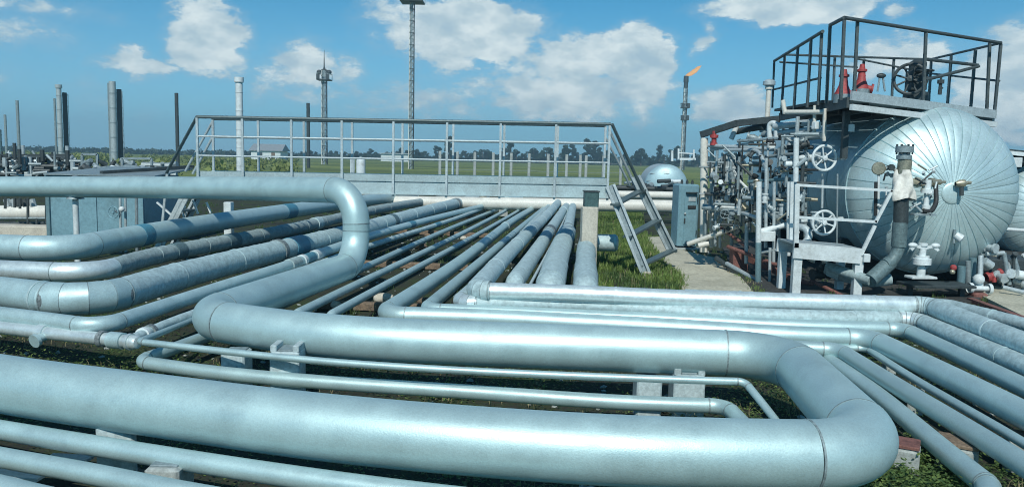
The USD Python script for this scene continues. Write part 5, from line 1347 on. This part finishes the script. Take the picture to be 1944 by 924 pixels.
# ---------------------------------------------------------------- trees
def leaf_cloud(centres, radii, per, size, seed, m_sq=(1, 1, .8)):
    r = np.random.default_rng(seed)
    V, F = [], []
    n = 0
    for c, R in zip(centres, radii):
        k = int(per * R * R)
        u = r.normal(size=(k, 3)); u /= np.linalg.norm(u, axis=1, keepdims=True)
        pos = np.array(c) + u * R * r.uniform(.55, 1.05, (k, 1)) * m_sq
        a = r.normal(size=(k, 3)); a /= np.linalg.norm(a, axis=1, keepdims=True)
        b = np.cross(a, r.normal(size=(k, 3))); b /= np.linalg.norm(b, axis=1, keepdims=True)
        s = size * r.uniform(.6, 1.4, (k, 1))
        V.append(np.stack([pos - a * s, pos + b * s * .55, pos + a * s, pos - b * s * .55], 1).reshape(-1, 3))
        i = n + np.arange(k)[:, None] * 4
        F += [np.hstack([i, i + 1, i + 2]), np.hstack([i, i + 2, i + 3])]
        n += 4 * k
    return trimesh.Trimesh(np.vstack(V), np.vstack(F), process=False)


def tree_proto(name, label, kind, seed, h, m):
    r = np.random.default_rng(seed)
    t = Thing(name, label, 'tree', (0, 0, 0), kind)
    t.part('trunk', sweep([(0, 0, -.2), (.1, .05, h * .3), (.0, .1, h * .62), (.05, 0, h * .9)], np.array([.28, .2, .13, .04]), 8), BARK)
    lim, cs, rs = [], [], []
    for i in range(13):
        k = i / 12
        z = h * (.22 + .74 * k) if kind.startswith('tall') else h * (.35 + .55 * k)
        w = h * (.11 * (1 - .6 * k)) if kind.startswith('tall') else h * .26 * math.sin(math.pi * (.25 + .65 * k))
        a = r.uniform(0, 6.28)
        c = np.array([math.cos(a) * w, math.sin(a) * w, z + r.normal() * .2])
        cs.append(c); rs.append((h * .085 if kind.startswith('tall') else h * .13) * r.uniform(.7, 1.3))
        lim.append(tube((0, 0, z * .75), c, .05, 5))
    t.part('limb', lim, BARK)
    t.part('crown', leaf_cloud(cs, rs, 150 if h > 5 else 120, h * .04, seed), m, False)
    return t


protos = [tree_proto('tall_tree', 'tall slim dark tree in the far row beyond the field', 'tall trees of the far row', 1, 8.5, TREE), tree_proto('round_tree', 'rounded dark green tree in the far row beyond the field', 'round trees of the far row', 2, 6.5, TREE2),
          tree_proto('tall_tree', 'tall slim dark tree in the far row beyond the field', 'tall trees of the far row', 3, 7.5, TREE2), tree_proto('round_tree', 'rounded dark green tree in the far row beyond the field', 'round trees of the far row', 4, 5.5, TREE),
          tree_proto('round_tree', 'rounded dark green tree in the far row beyond the field', 'round trees of the far row', 5, 6.0, TREE)]
used = [False] * len(protos)
tr_ = np.random.default_rng(11)
spots = []
x = 545.0
while x < 1345:
    k = min(1, max(0, (x - 520) / 420))
    spots.append((x, .45 + .75 * k * tr_.uniform(.6, 1.15)))
    x += tr_.uniform(6, 13)
spots += [(20 + 16 * i + tr_.uniform(-6, 6), .28) for i in range(32)] + [(1360 + 26 * i, tr_.uniform(.8, 1.1)) for i in range(24)]
for x, s in spots:
    i = int(tr_.choice(5, p=[.3, .2, .2, .15, .15])) if x > 760 and tr_.uniform() < .6 else int(tr_.choice([1, 3, 4]))
    d = tr_.uniform(300, 360)
    b = G(x, 300, d)
    sc = .88 * s * d / 330 * (tr_.uniform(.75, 1.35) if i in (0, 2) else tr_.uniform(.6, 1.05))
    if not used[i]:
        used[i] = True
        pr = protos[i].prim
        UsdGeom.Xformable(pr).ClearXformOpOrder()
        xf = UsdGeom.Xformable(pr)
    else:
        path = numbered('/World', 'tall_tree' if i in (0, 2) else 'round_tree')
        xf = UsdGeom.Xform.Define(stage, path)
        p_ = xf.GetPrim()
        p_.GetReferences().AddInternalReference(protos[i].prim.GetPath())
        p_.SetInstanceable(True)
    xf.ClearXformOpOrder()
    for n_ in ('xformOp:translate', 'xformOp:rotateZ', 'xformOp:scale'):
        if xf.GetPrim().HasAttribute(n_): xf.GetPrim().RemoveProperty(n_)
    xf.AddTranslateOp().Set(Gf.Vec3d(*b))
    xf.AddRotateZOp().Set(float(tr_.uniform(0, 360)))
    xf.AddScaleOp().Set(Gf.Vec3f(sc * 1.15, sc * 1.15, sc))
# undergrowth under the far trees, scrub in the field
r_ = np.random.default_rng(21)
cs = [G(x, 300, r_.uniform(330, 370)) + (0, 0, .6) for x in np.arange(-60, 2100, 5)]
single('far_undergrowth', leaf_cloud(cs, [r_.uniform(1.3, 2.6) for _ in cs], 14, .7, 3), TREE2, 'dark undergrowth along the foot of the far trees', 'undergrowth', kind='stuff', smooth=False)
cs = [G(x, 300, d) + (0, 0, .2) for x, d in zip(r_.uniform(-40, 560, 260), r_.uniform(60, 230, 260))]
single('field_scrub', leaf_cloud(cs, [r_.uniform(.35, 1.2) for _ in cs], 60, .28, 4), SCRUB, 'yellow-green scrub scattered over the field at left', 'scrub', kind='stuff', smooth=False)

# ---------------------------------------------------------------- grass and weeds
def inside(poly, x, y):
    c = np.zeros(len(x), bool)
    n = len(poly)
    for i in range(n):
        (x0, y0), (x1, y1) = poly[i], poly[(i + 1) % n]
        k = ((y0 > y) != (y1 > y)) & (x < (x1 - x0) * (y - y0) / (y1 - y0 + 1e-12) + x0)
        c ^= k
    return c


def scatter(n, area, thr, seed, sc=.8):
    r = np.random.default_rng(seed)
    x, y = r.uniform(area[0], area[1], n), r.uniform(area[2], area[3], n)
    m = meshkit.fbm(np.stack([x * sc, y * sc, x * 0], -1), 3, seed) + r.uniform(-.08, .08, n) > thr
    m &= ~inside(PATH1, x, y) & ~inside(PATH2, x, y)
    return x[m], y[m], r


def blades(x, y, r, per, h, w, lean=.5):
    k = len(x) * per
    bx, by = np.repeat(x, per) + r.normal(0, .035, k), np.repeat(y, per) + r.normal(0, .035, k)
    a = r.uniform(0, 6.28, k); hh = h * r.uniform(.5, 1.3, k)
    dx, dy = np.cos(a), np.sin(a); ln = hh * lean * r.uniform(.2, 1.2, k)
    p0 = np.stack([bx - dy * w, by + dx * w, 0 * a], 1); p1 = np.stack([bx + dy * w, by - dx * w, 0 * a], 1)
    mid = np.stack([bx + dx * ln * .35, by + dy * ln * .35, hh * .65], 1)
    m0, m1 = mid + np.stack([-dy * w, dx * w, 0 * a], 1) * .8, mid + np.stack([dy * w, -dx * w, 0 * a], 1) * .8
    tip = np.stack([bx + dx * ln, by + dy * ln, hh], 1)
    V = np.stack([p0, p1, m0, m1, tip], 1).reshape(-1, 3)
    i = np.arange(k)[:, None] * 5
    F = np.vstack([np.hstack([i, i + 1, i + 3]), np.hstack([i, i + 3, i + 2]), np.hstack([i + 2, i + 3, i + 4])])
    return trimesh.Trimesh(V, F, process=False)


def weeds(x, y, r, per, h, s):
    k = len(x) * per
    pos = np.stack([np.repeat(x, per) + r.normal(0, .05, k), np.repeat(y, per) + r.normal(0, .05, k), np.abs(r.normal(0, h, k)) + .01], 1)
    a = r.uniform(0, 6.28, k); t = r.uniform(-.2, .7, k)
    d = np.stack([np.cos(a) * np.cos(t), np.sin(a) * np.cos(t), np.sin(t)], 1)
    w = np.stack([-np.sin(a), np.cos(a), 0 * a], 1)
    L = s * r.uniform(.6, 1.4, (k, 1))
    V = np.stack([pos, pos + d * L * .5 + w * L * .32, pos + d * L, pos + d * L * .5 - w * L * .32], 1).reshape(-1, 3)
    i = np.arange(k)[:, None] * 4
    F = np.vstack([np.hstack([i, i + 1, i + 2]), np.hstack([i, i + 2, i + 3])])
    return trimesh.Trimesh(V, F, process=False)


x, y, r = scatter(4200, (-6, 6, 2.9, 9.5), .52, 5, 1.3)
single('weeds', weeds(x, y, r, 16, .04, .030), LEAF, 'low leafy weeds growing between and under the pipes', 'weeds', kind='stuff', smooth=False)
x, y, r = scatter(4200, (-6, 6, 2.9, 9.5), .47, 9, 1.6)
single('weed_tips', weeds(x, y, r, 10, .07, .026), LEAF2, 'paler young weed leaves between the pipes', 'weeds', kind='stuff', smooth=False)
x, y, r = scatter(3000, (-14, 9, 9, 30), .50, 6, .7)
single('grass', blades(x, y, r, 10, .09, .006), LEAF, 'rough grass between the farther pipes', 'grass', kind='stuff', smooth=False)
x, y, r = scatter(2200, (-6, 6, 2.9, 9.5), .5, 12, 1.1)
single('dry_stems', blades(x, y, r, 4, .09, .003, .9), STRAW, 'dry straw-coloured stems between the pipes', 'grass', kind='stuff', smooth=False)
x, y, r = scatter(2600, (-7, 7, 2.9, 20), .46, 15, .9)
gv = trimesh.creation.icosphere(0, 1.0)
k_ = len(x); sz_ = r.uniform(.008, .028, k_)
gV = (gv.vertices[None] * (1 + .25 * r.normal(size=(k_, 12, 1))) * sz_[:, None, None] * np.array([1.2, 1, .7]) + np.stack([x, y, sz_ * .3], 1)[:, None]).reshape(-1, 3)
gF = (gv.faces[None] + (np.arange(k_) * 12)[:, None, None]).reshape(-1, 3)
single('gravel', trimesh.Trimesh(gV, gF, process=False), CONC, 'loose grey gravel scattered over the soil', 'gravel', kind='stuff', smooth=False)
# the green patch by the stair
pg = [tuple(at(px, py, 0)[:2]) for px, py in ((1132, 402), (1215, 402), (1225, 450), (1255, 496), (1292, 528), (1292, 570), (1132, 570))]
r = np.random.default_rng(8)
lo, hi = np.min(pg, 0), np.max(pg, 0)
x, y = r.uniform(lo[0], hi[0], 5200), r.uniform(lo[1], hi[1], 5200)
k = inside(pg, x, y)
x, y = x[k], y[k]
n0 = meshkit.fbm(np.stack([x, y, x * 0], -1) * 1.6, 3, 4)
k = n0 > .40
GRASSB = mat('fresh_grass', (.20, .30, .075), .6, 0, .45, 2.2, trans=.3)
single('grass_patch', blades(x[k], y[k], r, 14, .13, .007), GRASSB, 'bright green grass patch beside the slanting stair', 'grass', kind='stuff', smooth=False)
k = n0 < .47
single('grass_patch', blades(x[k], y[k], r, 9, .10, .007), LEAF, 'darker grass in the hollows of the patch beside the stair', 'grass', kind='stuff', smooth=False)
single('grass_patch', blades(x[::9], y[::9], r, 3, .17, .005), STRAW, 'dry straw stalks in the grass beside the stair', 'grass', kind='stuff', smooth=False)
ex, ey = [], []
for (xa, ya), (xb, yb) in zip(PATH1, PATH1[1:] + PATH1[:1]):
    m_ = int(np.hypot(xb - xa, yb - ya) * 26)
    u = r.uniform(0, 1, m_)
    ex.append(xa + (xb - xa) * u + r.normal(0, .05, m_)); ey.append(ya + (yb - ya) * u + r.normal(0, .05, m_))
ex, ey = np.concatenate(ex), np.concatenate(ey)
k = meshkit.fbm(np.stack([ex * 2, ey * 2, ex * 0], -1), 3, 9) > .45
single('edge_grass', blades(ex[k], ey[k], r, 7, .07, .005), LEAF2, 'ragged grass along the edges of the concrete path', 'grass', kind='stuff', smooth=False)
single('edge_straw', blades(ex[~k], ey[~k], r, 4, .06, .004, .9), STRAW, 'dry stalks along the edges of the concrete path', 'grass', kind='stuff', smooth=False)
# the leafy patch at the lower right, with a few white flowers behind it
pg2 = [tuple(at(px, py, 0)[:2]) for px, py in ((1560, 960), (1640, 915), (1705, 862), (1760, 868), (1830, 930), (1860, 1010), (1600, 1060))]
lo, hi = np.min(pg2, 0), np.max(pg2, 0)
x, y = r.uniform(lo[0], hi[0], 1500), r.uniform(lo[1], hi[1], 1500)
k = inside(pg2, x, y)
single('leafy_patch', weeds(x[k], y[k], r, 22, .05, .032), LEAF, 'leafy green weeds by the right bend of the loop', 'weeds', kind='stuff', smooth=False)
single('leafy_patch', weeds(x[k][::2], y[k][::2], r, 14, .07, .028), LEAF2, 'light green leaves by the right bend of the loop', 'weeds', kind='stuff', smooth=False)
pg3 = [at(px, py, .0) for px, py in ((1716, 872), (1748, 870), (1756, 884), (1722, 886))]
fx = np.array([p[0] for p in pg3]); fy = np.array([p[1] for p in pg3])
x, y = r.uniform(fx.min(), fx.max(), 26), r.uniform(fy.min(), fy.max(), 26)
single('white_flowers', weeds(x, y, r, 7, .035, .022), PETAL, 'small white flowers beside the right bend of the loop', 'flowers', kind='stuff', smooth=False)

# ---------------------------------------------------------------- the air over the plain
usdkit.material(stage, '/World/Looks/haze', {'v': ('principled_volume', {'color': (.55, .85, 1.0), 'density': .0010, 'anisotropy': .2})}, [], volume='v.volume')
hz = trimesh.creation.box((1860, 1500, 36)); hz.apply_translation((0, 230, 17))
single('haze', hz, '/World/Looks/haze', kind='stuff', smooth=False)
